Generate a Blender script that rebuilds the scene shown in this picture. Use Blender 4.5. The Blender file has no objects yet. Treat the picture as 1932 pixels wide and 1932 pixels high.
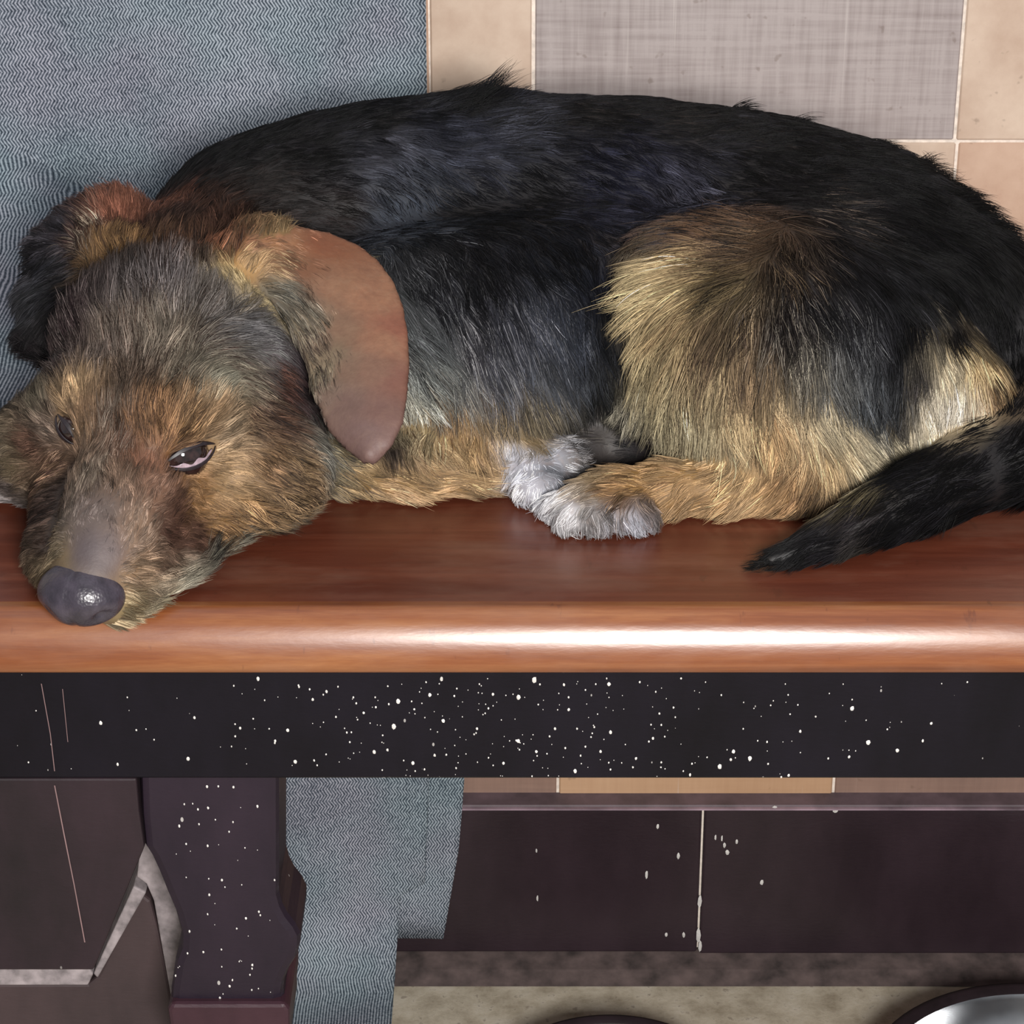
import bpy, bmesh, math, random
import numpy as np
from mathutils import Vector
from mathutils.bvhtree import BVHTree
C = bpy.context.scene.collection
sc = bpy.context.scene
rng = np.random.default_rng(7)
random.seed(7)

# ------------------------------------------------------------------ camera
H = 0.506                                   # seat height of the bench
PITCH = math.radians(25.0)
F = 4600.0                                  # focal length in pixels of a 1932 px frame
cp, sp = math.cos(PITCH), math.sin(PITCH)
FW = np.array([0, cp, -sp]); UP = np.array([0, sp, cp]); RT = np.array([1.0, 0, 0])
P0 = np.array([0, 0, H])                    # seen at pixel (966, 1135)
CAM = P0 - FW * 1.0 + UP * (169 / F)
cam = bpy.data.cameras.new('camera'); co = bpy.data.objects.new('camera', cam); C.objects.link(co)
cam.sensor_width = 36; cam.lens = 36 * F / 1932; cam.clip_start = 0.05
co.location = CAM; co.rotation_euler = (math.pi / 2 - PITCH, 0, 0)
sc.camera = co

# ------------------------------------------------------------------ light
w = bpy.data.worlds.new('world'); sc.world = w; w.use_nodes = True
bg = w.node_tree.nodes['Background']
bg.inputs[0].default_value = (0.92, 0.94, 1.0, 1); bg.inputs[1].default_value = 0.34

def area(name, loc, target, sx, sy, power, col):
    l = bpy.data.lights.new(name, 'AREA'); l.shape = 'RECTANGLE'; l.size = sx; l.size_y = sy
    l.energy = power; l.color = col
    o = bpy.data.objects.new(name, l); C.objects.link(o); o.location = loc
    o.rotation_euler = (Vector(target) - Vector(loc)).to_track_quat('-Z', 'Y').to_euler()
    return o
area('window_light', (0.15, -1.22, 1.03), (0.08, 0.1, 0.50), 0.24, 0.22, 31, (1.0, 0.965, 0.93))
area('overhead_fill', (-0.1, -0.25, 2.2), (0.0, 0.25, 0.5), 1.4, 1.0, 2.5, (0.93, 0.96, 1.0))  # weak overhead fill, added without a lamp in the room

sc.view_settings.view_transform = 'Standard'; sc.view_settings.look = 'None'
sc.view_settings.gamma = 1.0; sc.view_settings.use_curve_mapping = False
sc.view_settings.exposure = -0.06

# ------------------------------------------------------------------ projection helpers (turn a photo pixel into a real point)
def ray(px, py):
    return FW + RT * ((px - 966) / F) + UP * ((966 - py) / F)
def S(px, py, h=0.0):                       # on the horizontal plane h above the seat
    d = ray(px, py); t = (H + h - CAM[2]) / d[2]
    return CAM + d * t
def PY(px, py, Y):                          # on the vertical plane y = Y
    d = ray(px, py); t = (Y - CAM[1]) / d[1]
    return CAM + d * t
def proj(P):
    q = np.asarray(P) - CAM
    dep = q @ FW
    return 966 + F * (q @ RT) / dep, 966 - F * (q @ UP) / dep, dep

# ------------------------------------------------------------------ materials
def lin(c):
    c = np.asarray(c, float) / 255.0
    return np.where(c <= 0.04045, c / 12.92, ((c + 0.055) / 1.055) ** 2.4)
def L4(c): return tuple(float(v) for v in lin(c)) + (1.0,)

class NT:
    def __init__(s, name):
        s.m = bpy.data.materials.new(name); s.m.use_nodes = True
        s.t = s.m.node_tree; s.b = s.t.nodes['Principled BSDF']; s.out = s.t.nodes['Material Output']
    def n(s, kind, **kw):
        x = s.t.nodes.new(kind)
        for k, v in kw.items():
            if k.startswith('_'): setattr(x, k[1:], v)
            else: x.inputs[k.replace('__', ' ')].default_value = v
        return x
    def l(s, a, b): s.t.links.new(a, b)
    def coord(s, scale=(1, 1, 1), loc=(0, 0, 0), rot=(0, 0, 0)):
        tc = s.n('ShaderNodeTexCoord'); mp = s.n('ShaderNodeMapping')
        mp.inputs['Scale'].default_value = scale; mp.inputs['Location'].default_value = loc
        mp.inputs['Rotation'].default_value = rot
        s.l(tc.outputs['Object'], mp.inputs['Vector']); return mp.outputs['Vector']
    def noise(s, vec, scale, detail=4, rough=0.55, dist=0.0):
        x = s.n('ShaderNodeTexNoise', Scale=scale, Detail=detail, Roughness=rough, Distortion=dist)
        s.l(vec, x.inputs['Vector']); return x.outputs['Fac']
    def ramp(s, fac, stops):
        x = s.n('ShaderNodeValToRGB'); e = x.color_ramp.elements
        while len(e) < len(stops): e.new(0.5)
        for i, (p, c) in enumerate(stops):
            e[i].position = p; e[i].color = L4(c) if len(c) == 3 else c
        s.l(fac, x.inputs['Fac']); return x.outputs['Color']
    def mix(s, fac, a, b, mode='MIX'):
        x = s.n('ShaderNodeMix', _data_type='RGBA', _blend_type=mode)
        for sock, v in ((x.inputs[0], fac), (x.inputs[6], a), (x.inputs[7], b)):
            if hasattr(v, 'is_output'): s.l(v, sock)
            elif isinstance(v, (int, float)): sock.default_value = v
            else: sock.default_value = L4(v)
        return x.outputs[2]
    def math(s, op, a, b=0.0, c=0.0):
        x = s.n('ShaderNodeMath', _operation=op)
        for i, v in enumerate((a, b, c)):
            if hasattr(v, 'is_output'): s.l(v, x.inputs[i])
            else: x.inputs[i].default_value = v
        return x.outputs[0]
    def base(s, col):
        if hasattr(col, 'is_output'): s.l(col, s.b.inputs['Base Color'])
        else: s.b.inputs['Base Color'].default_value = L4(col)
    def rough(s, v):
        if hasattr(v, 'is_output'): s.l(v, s.b.inputs['Roughness'])
        else: s.b.inputs['Roughness'].default_value = v
    def bump(s, h, strength=0.3, dist=0.001):
        x = s.n('ShaderNodeBump', Strength=strength, Distance=dist)
        s.l(h, x.inputs['Height']); s.l(x.outputs[0], s.b.inputs['Normal'])

def sepxyz(s, v):
    x = s.n('ShaderNodeSeparateXYZ'); s.l(v, x.inputs[0]); return x.outputs

def mat_wood(name, pal, rgh):
    s = NT(name)
    v = s.coord((3.0, 45, 45)); g = s.noise(v, 2.2, 7, 0.62, 0.6)
    col = s.ramp(g, [(0.28, pal[0]), (0.5, pal[1]), (0.72, pal[2])])
    fine = s.noise(s.coord((40, 400, 400)), 3.0, 3, 0.6)
    col = s.mix(s.math('MULTIPLY', fine, 0.45), col, (92, 44, 24))
    # dark worn nicks, mostly across the grain
    nick = s.noise(s.coord((170, 60, 60)), 1.0, 3, 0.6)
    nick = s.ramp(nick, [(0.66, (0, 0, 0)), (0.72, (255, 255, 255))])
    col = s.mix(s.math('MULTIPLY', nick, 0.45), col, (74, 34, 20))
    # dusty bloom
    du = s.noise(s.coord((4, 9, 9), (0.3, 0, 0)), 3.0, 5, 0.6)
    du = s.ramp(du, [(0.5, (0, 0, 0)), (0.8, (255, 255, 255))])
    col = s.mix(s.math('MULTIPLY', du, 0.34), col, (150, 118, 100))
    s.base(col)
    s.rough(s.math('ADD', s.math('MULTIPLY', s.noise(s.coord((8, 60, 60)), 3, 4), 0.12), rgh))
    s.b.inputs['Coat Weight'].default_value = 0.5; s.b.inputs['Coat Roughness'].default_value = 0.26
    s.bump(s.noise(s.coord((120, 500, 500)), 1.0, 3), 0.12, 0.0006)
    return s.m

def mat_dark(name, c0, c1, speck=0.0, rough=0.45, dens=420.0, spec=.4):
    s = NT(name)
    g = s.noise(s.coord((6, 6, 3)), 4.0, 5, 0.6)
    col = s.ramp(g, [(0.3, c0), (0.7, c1)])
    if speck:
        vo = s.n('ShaderNodeTexVoronoi', Scale=dens); s.l(s.coord((1, 1, 0.55)), vo.inputs['Vector'])
        cl = s.noise(s.coord((1, 1, 1)), 22.0, 3, 0.6)
        sepc = s.n('ShaderNodeSeparateColor'); s.l(vo.outputs['Color'], sepc.inputs[0])
        thr = s.math('MULTIPLY', s.math('SUBTRACT', s.math('POWER', sepc.outputs[0], 9.0), 0.40), 0.45)
        thr = s.math('MULTIPLY', thr, s.math('MULTIPLY', cl, 1.3))
        m = s.math('GREATER_THAN', thr, s.math('MULTIPLY', vo.outputs['Distance'], 1.0))
        col = s.mix(s.math('MULTIPLY', m, speck), col, (200, 196, 192))
    s.base(col); s.rough(rough); s.b.inputs['Specular IOR Level'].default_value = spec
    s.bump(s.noise(s.coord((20, 20, 60)), 8.0, 4), 0.15, 0.001)
    return s.m

def mat_cloth():
    s = NT('herringbone woven cloth')
    o = sepxyz(s, s.coord())
    wob = s.noise(s.coord((1, 1, 1)), 28.0, 2)
    zz = s.math('PINGPONG', s.math('ADD', o[2], s.math('MULTIPLY', wob, 0.003)), 0.0043)
    u = s.math('ADD', s.math('MULTIPLY', zz, 0.62), s.math('ADD', o[0], s.math('MULTIPLY', wob, 0.002)))
    st = s.math('PINGPONG', u, 0.00095)
    st = s.math('DIVIDE', st, 0.00095)
    n1 = s.noise(s.coord((1, 1, 1)), 620.0, 2, 0.7)
    n2 = s.noise(s.coord((1, 1, 1)), 9.0, 3, 0.6)
    f = s.math('ADD', s.math('MULTIPLY', st, s.math('ADD', 0.18, s.math('MULTIPLY', n2, 0.55))), s.math('MULTIPLY', n1, 0.62))
    col = s.ramp(f, [(0.25, (42, 52, 62)), (0.5, (114, 125, 135)), (0.75, (202, 210, 216))])
    tint = s.noise(s.coord((1, 1, 1), (3, 1, 2)), 14.0, 2)
    tc = s.ramp(tint, [(0.35, (212, 220, 222)), (0.65, (224, 216, 222))])
    col = s.mix(1.0, col, tc, 'MULTIPLY')
    s.base(col); s.rough(0.95)
    s.b.inputs['Specular IOR Level'].default_value = 0.15
    s.bump(f, 0.5, 0.0006)
    return s.m

def mat_tile(name, c0, c1, weave=True, streak=0.35):
    s = NT(name)
    a = s.noise(s.coord((260, 60, 14)), 1.0, 4, 0.6)
    b = s.noise(s.coord((14, 60, 300)), 1.0, 4, 0.6)
    big = s.noise(s.coord((1, 1, 1)), 9.0, 4, 0.55)
    f = s.math('ADD', s.math('MULTIPLY', s.math('ADD', a, b), streak), s.math('MULTIPLY', big, 1 - 1.6 * streak)) if weave else s.noise(s.coord((1, 1, 1)), 26.0, 6, 0.65)
    col = s.ramp(f, [(0.32, c0), (0.66, c1)])
    if weave:
        th = s.ramp(s.noise(s.coord((420, 60, 7)), 1.0, 2, 0.5), [(0.66, (0, 0, 0)), (0.76, (255, 255, 255))])
        col = s.mix(s.math('MULTIPLY', th, 0.35), col, (205, 196, 190))
    spots = s.ramp(s.noise(s.coord((1, 1, 1)), 130.0, 2, 0.5), [(0.68, (0, 0, 0)), (0.75, (255, 255, 255))])
    col = s.mix(s.math('MULTIPLY', spots, 0.35), col, (96, 76, 60))
    s.base(col); s.rough(0.42)
    s.bump(f, 0.12, 0.001)
    return s.m

def mat_floor():
    s = NT('worn beige concrete')
    v = s.coord()
    f = s.noise(v, 40.0, 7, 0.7)
    col = s.ramp(f, [(0.3, (150, 138, 118)), (0.52, (192, 182, 162)), (0.72, (214, 206, 190))])
    sp_ = s.ramp(s.noise(v, 160.0, 3, 0.6), [(0.6, (0, 0, 0)), (0.7, (255, 255, 255))])
    col = s.mix(s.math('MULTIPLY', sp_, 0.5), col, (92, 74, 58))
    s.base(col); s.rough(0.75); s.bump(f, 0.4, 0.002)
    return s.m

def mat_flat(name, c, rough=0.5, metal=0.0, n=30.0, var=0.12, spec=0.5):
    s = NT(name)
    f = s.noise(s.coord(), n, 4)
    c = np.array(c, float)
    col = s.ramp(f, [(0.3, tuple(c * (1 - var))), (0.7, tuple(np.minimum(255, c * (1 + var))))])
    s.base(col); s.rough(rough); s.b.inputs['Metallic'].default_value = metal
    s.b.inputs['Specular IOR Level'].default_value = spec
    return s.m

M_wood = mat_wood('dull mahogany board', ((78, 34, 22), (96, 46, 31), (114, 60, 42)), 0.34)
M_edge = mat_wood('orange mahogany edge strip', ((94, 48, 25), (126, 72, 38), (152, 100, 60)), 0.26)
M_apron = mat_dark('black brown stained wood', (13, 11, 16), (21, 18, 26), 0.5, 0.45, 420.0, .15)
M_leg = mat_dark('purple brown stained wood', (30, 23, 33), (42, 32, 43), 0.6, 0.42, 260.0, .25)
M_panel = mat_dark('dark maroon board', (29, 23, 26), (46, 34, 40), 0.25, 0.5, 260.0, .25)
M_stand = mat_dark('dark brown board', (48, 38, 40), (66, 52, 54), 0.2, 0.6, 260.0)
M_pale = mat_flat('pale grey strip', (128, 120, 122), 0.8, n=140, var=0.25)
M_cloth = mat_cloth()
M_beige = mat_tile('beige wall tile', (190, 164, 144), (212, 190, 170), False)
M_linen = mat_tile('grey brown linen wall tile', (122, 108, 105), (172, 161, 158), True, 0.42)
M_pink = mat_tile('pinkish beige wall tile', (186, 152, 130), (206, 176, 154), False)
M_tan = mat_tile('tan wall tile', (170, 132, 100), (196, 160, 128), True, 0.2)
M_dim = mat_tile('dim brown wall tile', (120, 96, 86), (150, 122, 108), True, 0.25)
M_grout = mat_flat('pale grout', (226, 214, 202), 0.9, n=200, var=0.1)
M_base = mat_dark('dark brown glazed skirting tile', (40, 30, 35), (52, 40, 46), 0.0, 0.35)
M_basetop = mat_flat('skirting tile lip', (88, 74, 80), 0.5, n=60, var=0.15)
M_shade = mat_flat('shaded floor strip', (86, 74, 72), 0.85, n=60, var=0.3)
M_floor = mat_floor()
M_steel = mat_flat('brushed steel', (188, 190, 192), 0.22, 1.0, 80, 0.06)
M_rim = mat_flat('dark bowl outside', (36, 28, 32), 0.6, 0.0, 60, 0.2, .2)
M_speck = mat_flat('pale dried paint', (205, 202, 198), 0.8, n=200, var=0.08)

# ------------------------------------------------------------------ object helpers
def link(name, me, mat=None, parent=None, label=None, cat=None, group=None, kind=None, smooth=False):
    o = bpy.data.objects.new(name, me); C.objects.link(o)
    if mat: me.materials.append(mat)
    if parent: o.parent = parent
    if label: o['label'] = label
    if cat: o['category'] = cat
    if group: o['group'] = group
    if kind: o['kind'] = kind
    if smooth:
        me.polygons.foreach_set('use_smooth', [True] * len(me.polygons))
    return o
def empty(name, loc, label=None, cat=None, group=None, kind=None):
    o = bpy.data.objects.new(name, None); C.objects.link(o); o.location = loc; o.empty_display_size = 0.05
    if label: o['label'] = label
    if cat: o['category'] = cat
    if group: o['group'] = group
    if kind: o['kind'] = kind
    return o
def box_bm(x0, x1, y0, y1, z0, z1, bev=0.0, seg=2, bm=None):
    b = bmesh.new()
    r = bmesh.ops.create_cube(b, size=1.0)
    for v in b.verts:
        v.co = Vector(((x0 + x1) / 2 + v.co.x * (x1 - x0), (y0 + y1) / 2 + v.co.y * (y1 - y0), (z0 + z1) / 2 + v.co.z * (z1 - z0)))
    if bev: bmesh.ops.bevel(b, geom=b.edges[:], offset=bev, segments=seg, affect='EDGES', profile=0.5)
    return b
def mesh(bm, name='m', origin=None):
    if origin is not None: bmesh.ops.translate(bm, verts=bm.verts[:], vec=-Vector(origin))
    me = bpy.data.meshes.new(name); bm.normal_update(); bm.to_mesh(me); bm.free(); return me
def prism(poly, axis, a0, a1, bev=0.0):
    """extrude a 2-D outline; axis 'x': poly is (y,z); axis 'y': poly is (x,z)"""
    b = bmesh.new()
    def P(p, a): return (a, p[0], p[1]) if axis == 'x' else (p[0], a, p[1])
    f = b.faces.new([b.verts.new(P(p, a0)) for p in poly])
    r = bmesh.ops.extrude_face_region(b, geom=[f])
    vs = [e for e in r['geom'] if isinstance(e, bmesh.types.BMVert)]
    d = (a1 - a0, 0, 0) if axis == 'x' else (0, a1 - a0, 0)
    bmesh.ops.translate(b, verts=vs, vec=d)
    bmesh.ops.recalc_face_normals(b, faces=b.faces[:])
    if bev:
        es = [e for e in b.edges if len(e.link_faces) == 2 and e.calc_face_angle(0) > 0.7]
        bmesh.ops.bevel(b, geom=es, offset=bev, segments=2, affect='EDGES', profile=0.5)
    return b

# ------------------------------------------------------------------ the room
YW = 0.476                                  # face of the wall
fl = empty('floor', (0, 0, 0), kind='structure')
b = box_bm(-1.6, 2.0, -2.4, YW + 0.03, -0.06, 0.0)
link('concrete_slab', mesh(b), M_floor, fl)
# dark strip at the skirting foot, floor shade put into its colour
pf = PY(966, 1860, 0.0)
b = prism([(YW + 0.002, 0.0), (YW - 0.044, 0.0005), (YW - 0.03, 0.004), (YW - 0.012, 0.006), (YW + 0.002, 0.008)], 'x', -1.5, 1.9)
link('shade_strip', mesh(b), M_shade, fl)

wall = empty('wall_back', (0, YW, 0), kind='structure')
b = box_bm(-1.6, 2.0, 0.0002, 0.10, 0.0, 2.4)
link('grout_bed', mesh(b), M_grout, wall)
def tile(px0, px1, py0, py1, m, d=0.0, g=0.0006):
    """a wall tile between two pixel columns and rows of the wall plane"""
    a = PY(px0, (py0 + py1) / 2, YW); c = PY(px1, (py0 + py1) / 2, YW)
    z1 = PY(966, py0, YW)[2]; z0 = PY(966, py1, YW)[2]
    bt = box_bm(a[0] + g, c[0] - g, -0.001 - d, 0.012, z0 + g, z1 - g, 0.0008, 1)
    me = mesh(bt, 'tile', None)
    return link('tile', me, m, wall)
RY = 265
for (x0, x1, y0, y1, m, d) in [
    (-900, 806, -700, RY, M_pink, 0.0), (806, 1006, -700, RY, M_beige, 0.0006), (1009, 1838, -700, RY, M_linen, 0.0),
    (1840, 2700, -700, RY, M_beige, 0.0005), (2702, 3500, -700, RY, M_linen, 0.0),
    (-900, 300, RY + 2, 900, M_beige, 0.0), (302, 1000, RY + 2, 900, M_linen, 0.0), (1002, 1780, RY + 2, 900, M_beige, 0.0004),
    (1782, 2600, RY + 2, 900, M_pink, 0.0003), (2602, 3500, RY + 2, 900, M_beige, 0.0),
    (-900, 860, 902, 1520, M_beige, 0.0), (862, 1054, 902, 1520, M_dim, 0.0), (1056, 1589, 902, 1520, M_tan, 0.0006),
    (1591, 2300, 902, 1520, M_dim, 0.0), (2302, 3500, 902, 1520, M_tan, 0.0),
    (-900, 700, -1500, -703, M_linen, 0.0), (703, 1900, -1500, -703, M_pink, 0.0), (1903, 3500, -1500, -703, M_linen, 0.0)]:
    tile(x0, x1, y0, y1, m, d)
for k, x0 in enumerate(range(3502, 6400, 830)):
    for y0, y1 in ((-1500, -703), (-700, RY), (RY + 2, 900), (902, 1520)):
        tile(x0, x0 + 827, y0, y1, (M_beige, M_linen, M_pink)[(k + y0) % 3], 0.0)
for k, x0 in enumerate(range(-900, 6400, 830)):
    for y0, y1 in ((-3900, -3105), (-3102, -2305), (-2302, -1503)):
        tile(x0, x0 + 827, y0, y1, (M_beige, M_linen, M_pink)[(k + y0) % 3], 0.0)

# skirting of dark glazed tiles
sk = empty('baseboard_back', (0, YW - 0.001, 0), kind='structure')
zt = PY(966, 1524, YW - 0.014)[2]; z0 = PY(966, 1792, YW - 0.014)[2]
xj = PY(1322, 1660, YW - 0.014)[0]
xs = [xj - 0.99, xj - 0.66, xj - 0.33, xj, xj + 0.33, xj + 0.66, xj + 0.99]
for i in range(6):
    bt = box_bm(xs[i] + 0.0007, xs[i + 1] - 0.0007, -0.013 - 0.0005 * (i % 2), 0.0, z0 - 0.002 - 0.001 * (i % 2), zt, 0.0016, 2)
    t = link('tile', mesh(bt), M_base, sk)
b = box_bm(xs[0], xs[-1], -0.010, 0.0, z0, zt - 0.001)
link('grout_bed', mesh(b), M_grout, sk)
# worn mortar lip along the top of the skirting
b = prism([(0.0, zt - 0.0005), (-0.0125, zt - 0.0005), (-0.0118, zt + 0.0014), (0.0, zt + 0.0035)], 'x', xs[0], xs[-1])
link('mortar_lip', mesh(b), M_basetop, sk)
b = box_bm(xs[0], xs[-1], -0.0152, -0.0128, zt - 0.0007, zt + 0.0005)  # highlight on the tile bevel, made as a thin pale strip
link('edge_highlight', mesh(b), mat_flat('bevel highlight', (128, 110, 120), 0.8, n=30, var=.3), sk)

def blob_bm(bm, c, r, n, flat=0.35):
    """a small low dab of paint: c centre, r (rx, rz) radii, n = -Y facing"""
    N = 7
    ring = [bm.verts.new((c[0] + r[0] * math.cos(a) * random.uniform(.8, 1.15), c[1], c[2] + r[1] * math.sin(a) * random.uniform(.8, 1.15)))
            for a in [2 * math.pi * k / N for k in range(N)]]
    top = bm.verts.new((c[0], c[1] - flat * min(r), c[2]))
    for k in range(N): bm.faces.new((ring[k], top, ring[(k + 1) % N]))
# spatters on the skirting
b = bmesh.new()
for px, py, rx, rz in [(1012, 1605, 2, 5), (1014, 1695, 2, 7), (1241, 1559, 3, 6), (1280, 1615, 3, 7), (1220, 1650, 3, 9), (1362, 1582, 2, 7), (1350, 1580, 2, 6),
                       (1372, 1608, 4, 6), (1367, 1595, 3, 6), (1390, 1588, 3, 6), (1437, 1665, 4, 6), (1290, 1764, 3, 6), (1257, 1764, 3, 5),
                       (1462, 1524, 5, 4), (1576, 1530, 5, 4), (1320, 1700, 4, 14), (1318, 1765, 5, 18), (1321, 1785, 4, 12)]:
    p = PY(px, py, YW - 0.0148); blob_bm(b, p, (rx * .00033, rz * .00036), 0)
o = link('paint_spatter', mesh(b, origin=(0, YW - 0.001, 0)), M_speck, sk, kind='stuff')

# ------------------------------------------------------------------ the bench
bench = empty('wooden_bench', (0.3, 0.2, 0), 'reddish brown lacquered wooden bench with a rounded front edge and dark apron', 'bench')
BX = (-0.42, 1.05)
def on_bench(name, bm, m, **k):
    return link(name, mesh(bm, origin=(0.3, 0.2, 0)), m, bench, **k)
T = 0.0275
prof = [(0.0, H), (-0.003, H + 0.0001)]
cur = np.array([-0.003, H + 0.0001]); ang = 92.0
# the face turns quickly over the top, slowly down the front, quickly under
steps = [(92, 60, .0035), (60, 34, .0075), (34, 6, .0148), (6, -30, .0045), (-30, -85, .0030)]
for a0, a1, ln_ in steps:
    for k in range(6):
        n_ = math.radians(a0 + (a1 - a0) * (k + .5) / 6)
        cur = cur + ln_ / 6 * np.array([-math.sin(n_), -math.cos(n_)]); prof.append(tuple(cur))
zb = cur[1]; print('edge bottom', zb - H, 'front', min(p[0] for p in prof))
prof.append((0.0, zb)); T = H - zb
def slab(name, pr, m, **k):
    bt = prism(pr, 'x', BX[0], BX[1]); me = mesh(bt, origin=(0.3, 0.2, 0)); o = link(name, me, m, bench, **k)
    for p in me.polygons: p.use_smooth = abs(p.normal.x) < 0.5
    try: me.set_sharp_from_angle(angle=math.radians(35))
    except Exception: pass
    return o
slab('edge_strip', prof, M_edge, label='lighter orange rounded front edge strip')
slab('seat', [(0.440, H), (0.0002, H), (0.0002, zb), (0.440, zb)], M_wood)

YA = 0.004
za1 = H - T; za0 = PY(966, 1470, YA)[2]
on_bench('front_apron', box_bm(BX[0] + .01, BX[1] - .01, YA, YA + 0.020, za0, za1, 0.0012, 1), M_apron)
on_bench('back_apron', box_bm(BX[0] + .01, BX[1] - .01, 0.415, 0.435, za1 - 0.02, za1, 0.0012, 1), M_apron)
def outline(pts, Y): return [(PY(px, py, Y)[0], PY(px, py, Y)[2]) for px, py in pts]
YL = 0.006
legp = [(262, 1440), (525, 1440), (525, 1690), (531, 1712), (541, 1731), (556, 1750), (565, 1768), (565, 1788), (558, 1812), (545, 1832), (535, 1855), (532, 1886), (538, 1893), (545, 1906),
        (547, 1960), (520, 2060), (505, 2400), (500, 3450), (385, 3450), (375, 2400), (355, 2060), (330, 1960), (318, 1906), (321, 1893), (322, 1870), (330, 1815), (340, 1790), (341, 1765), (330, 1725),
        (315, 1690), (299, 1650), (285, 1620), (272, 1600), (266, 1540)]
lp = outline(legp, YL)
zfl = min(z for x, z in lp); 
lp = [(x, max(z, 0.0) if z > 0.02 else 0.0) for x, z in lp]
# clip: foot of the leg stands on the floor
lp2 = []
for (x, z) in lp:
    if z <= 0 and lp2 and lp2[-1][1] <= 0 and abs(lp2[-1][0] - x) < 1e-4: continue
    lp2.append((x, z))
legbm = prism(lp2, 'y', YL - 0.0, YL + 0.045, 0.004)
leg = on_bench('leg', legbm, M_leg)
cx = sum(p[0] for p in lp[:2]) / 2
for dx, dy in ((-0.11, 0.36), (0.86, 0), (0.86, 0.36)):
    c = leg.copy(); C.objects.link(c); c.parent = bench; c.location = (dx, dy, 0)
# carved collar on the visible leg
cb = outline([(322, 1894), (538, 1894), (546, 1906), (546, 1950), (322, 1950), (316, 1906)], YL - 0.004)
on_bench('leg_collar', prism(cb, 'y', YL - 0.004, YL + 0.049, 0.002), mat_dark('maroon stained wood', (50, 30, 38), (66, 42, 50), 0.2, 0.45, 260.0, .3))
# end board flush with the apron
ep = outline([(-420, 1472), (257, 1472), (262, 1530), (272, 1600), (176, 1832), (-420, 1832)], YA)
ep[0] = (BX[0] + .012, ep[0][1] + 0.0005); ep[-1] = (BX[0] + .012, ep[-1][1]); ep[1] = (ep[1][0], ep[0][1])
on_bench('end_board', prism(ep, 'y', YA + 0.0005, YA + 0.018, 0.001), M_panel, label='dark maroon end board with a slanted lower corner')
# long scratches running down the apron and end board
b = bmesh.new()
def scratch(pts, wpx, Y):
    P = [PY(x, y, Y) for x, y in pts]
    for i in range(len(P) - 1):
        w0 = wpx * .00022
        q = [P[i] - [w0, 0, 0], P[i] + [w0, 0, 0], P[i + 1] + [w0, 0, 0], P[i + 1] - [w0, 0, 0]]
        b.faces.new([b.verts.new(v) for v in q])
scratch([(78, 1290), (95, 1385), (103, 1455)], 0.8, YA - 0.0004)
scratch([(103, 1482), (120, 1570), (140, 1670), (160, 1778)], 1.1, YA + 0.0001)
scratch([(118, 1300), (128, 1400)], 0.6, YA - 0.0004)
on_bench('scratch_marks', b, mat_flat('bare scratched wood', (120, 96, 96), 0.8), kind='stuff')
# dried paint dots on the apron
b = bmesh.new()
big = [(190, 1364, 4), (367, 1354, 3), (355, 1432, 4), (222, 1442, 3), (453, 1374, 3), (487, 1281, 4), (616, 1305, 3), (590, 1320, 3), (543, 1378, 4), (557, 1437, 4), (519, 1398, 3),
       (751, 1323, 5), (743, 1371, 6), (706, 1419, 4), (833, 1281, 4), (811, 1311, 4), (836, 1360, 4), (779, 1440, 4), (731, 1415, 3), (1008, 1283, 6), (978, 1316, 5), (978, 1398, 4),
       (1064, 1292, 3), (1073, 1339, 3), (1149, 1291, 4), (1152, 1382, 4), (1047, 1375, 3), (1012, 1418, 3), (1085, 1455, 4), (1133, 1418, 3), (1232, 1393, 3), (1200, 1431, 3),
       (1384, 1418, 4), (1415, 1431, 5), (1358, 1447, 5), (1379, 1433, 3), (1608, 1337, 5), (1638, 1401, 5), (1693, 1416, 4), (1602, 1428, 3), (1741, 1398, 3), (1757, 1365, 3), (1510, 1380, 3),
       (1539, 1352, 2), (1825, 1287, 2), (1674, 1376, 2), (1488, 1463, 3), (1302, 1462, 3), (820, 1425, 3), (950, 1440, 3), (900, 1375, 3), (930, 1310, 3), (686, 1345, 3), (660, 1400, 2)]
for px, py, r in big:
    blob_bm(b, PY(px, py, YA - 0.0002), (r * .00018, r * .00026), 0)
for k in range(260):
    px = random.gauss(960, 330); py = random.uniform(1280, 1466); r = random.choice([1, 1, 1.4, 1.8, 2.2])
    blob_bm(b, PY(px, py, YA - 0.0002), (r * .00018, r * .00026), 0)
for k in range(60):
    px = random.uniform(330, 520); py = random.uniform(1480, 1890); r = random.choice([1, 1.5, 2, 2.6])
    blob_bm(b, PY(px, py, YL - 0.0002), (r * .00018, r * .00030), 0)
on_bench('paint_spatter', b, M_speck, kind='stuff')

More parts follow.
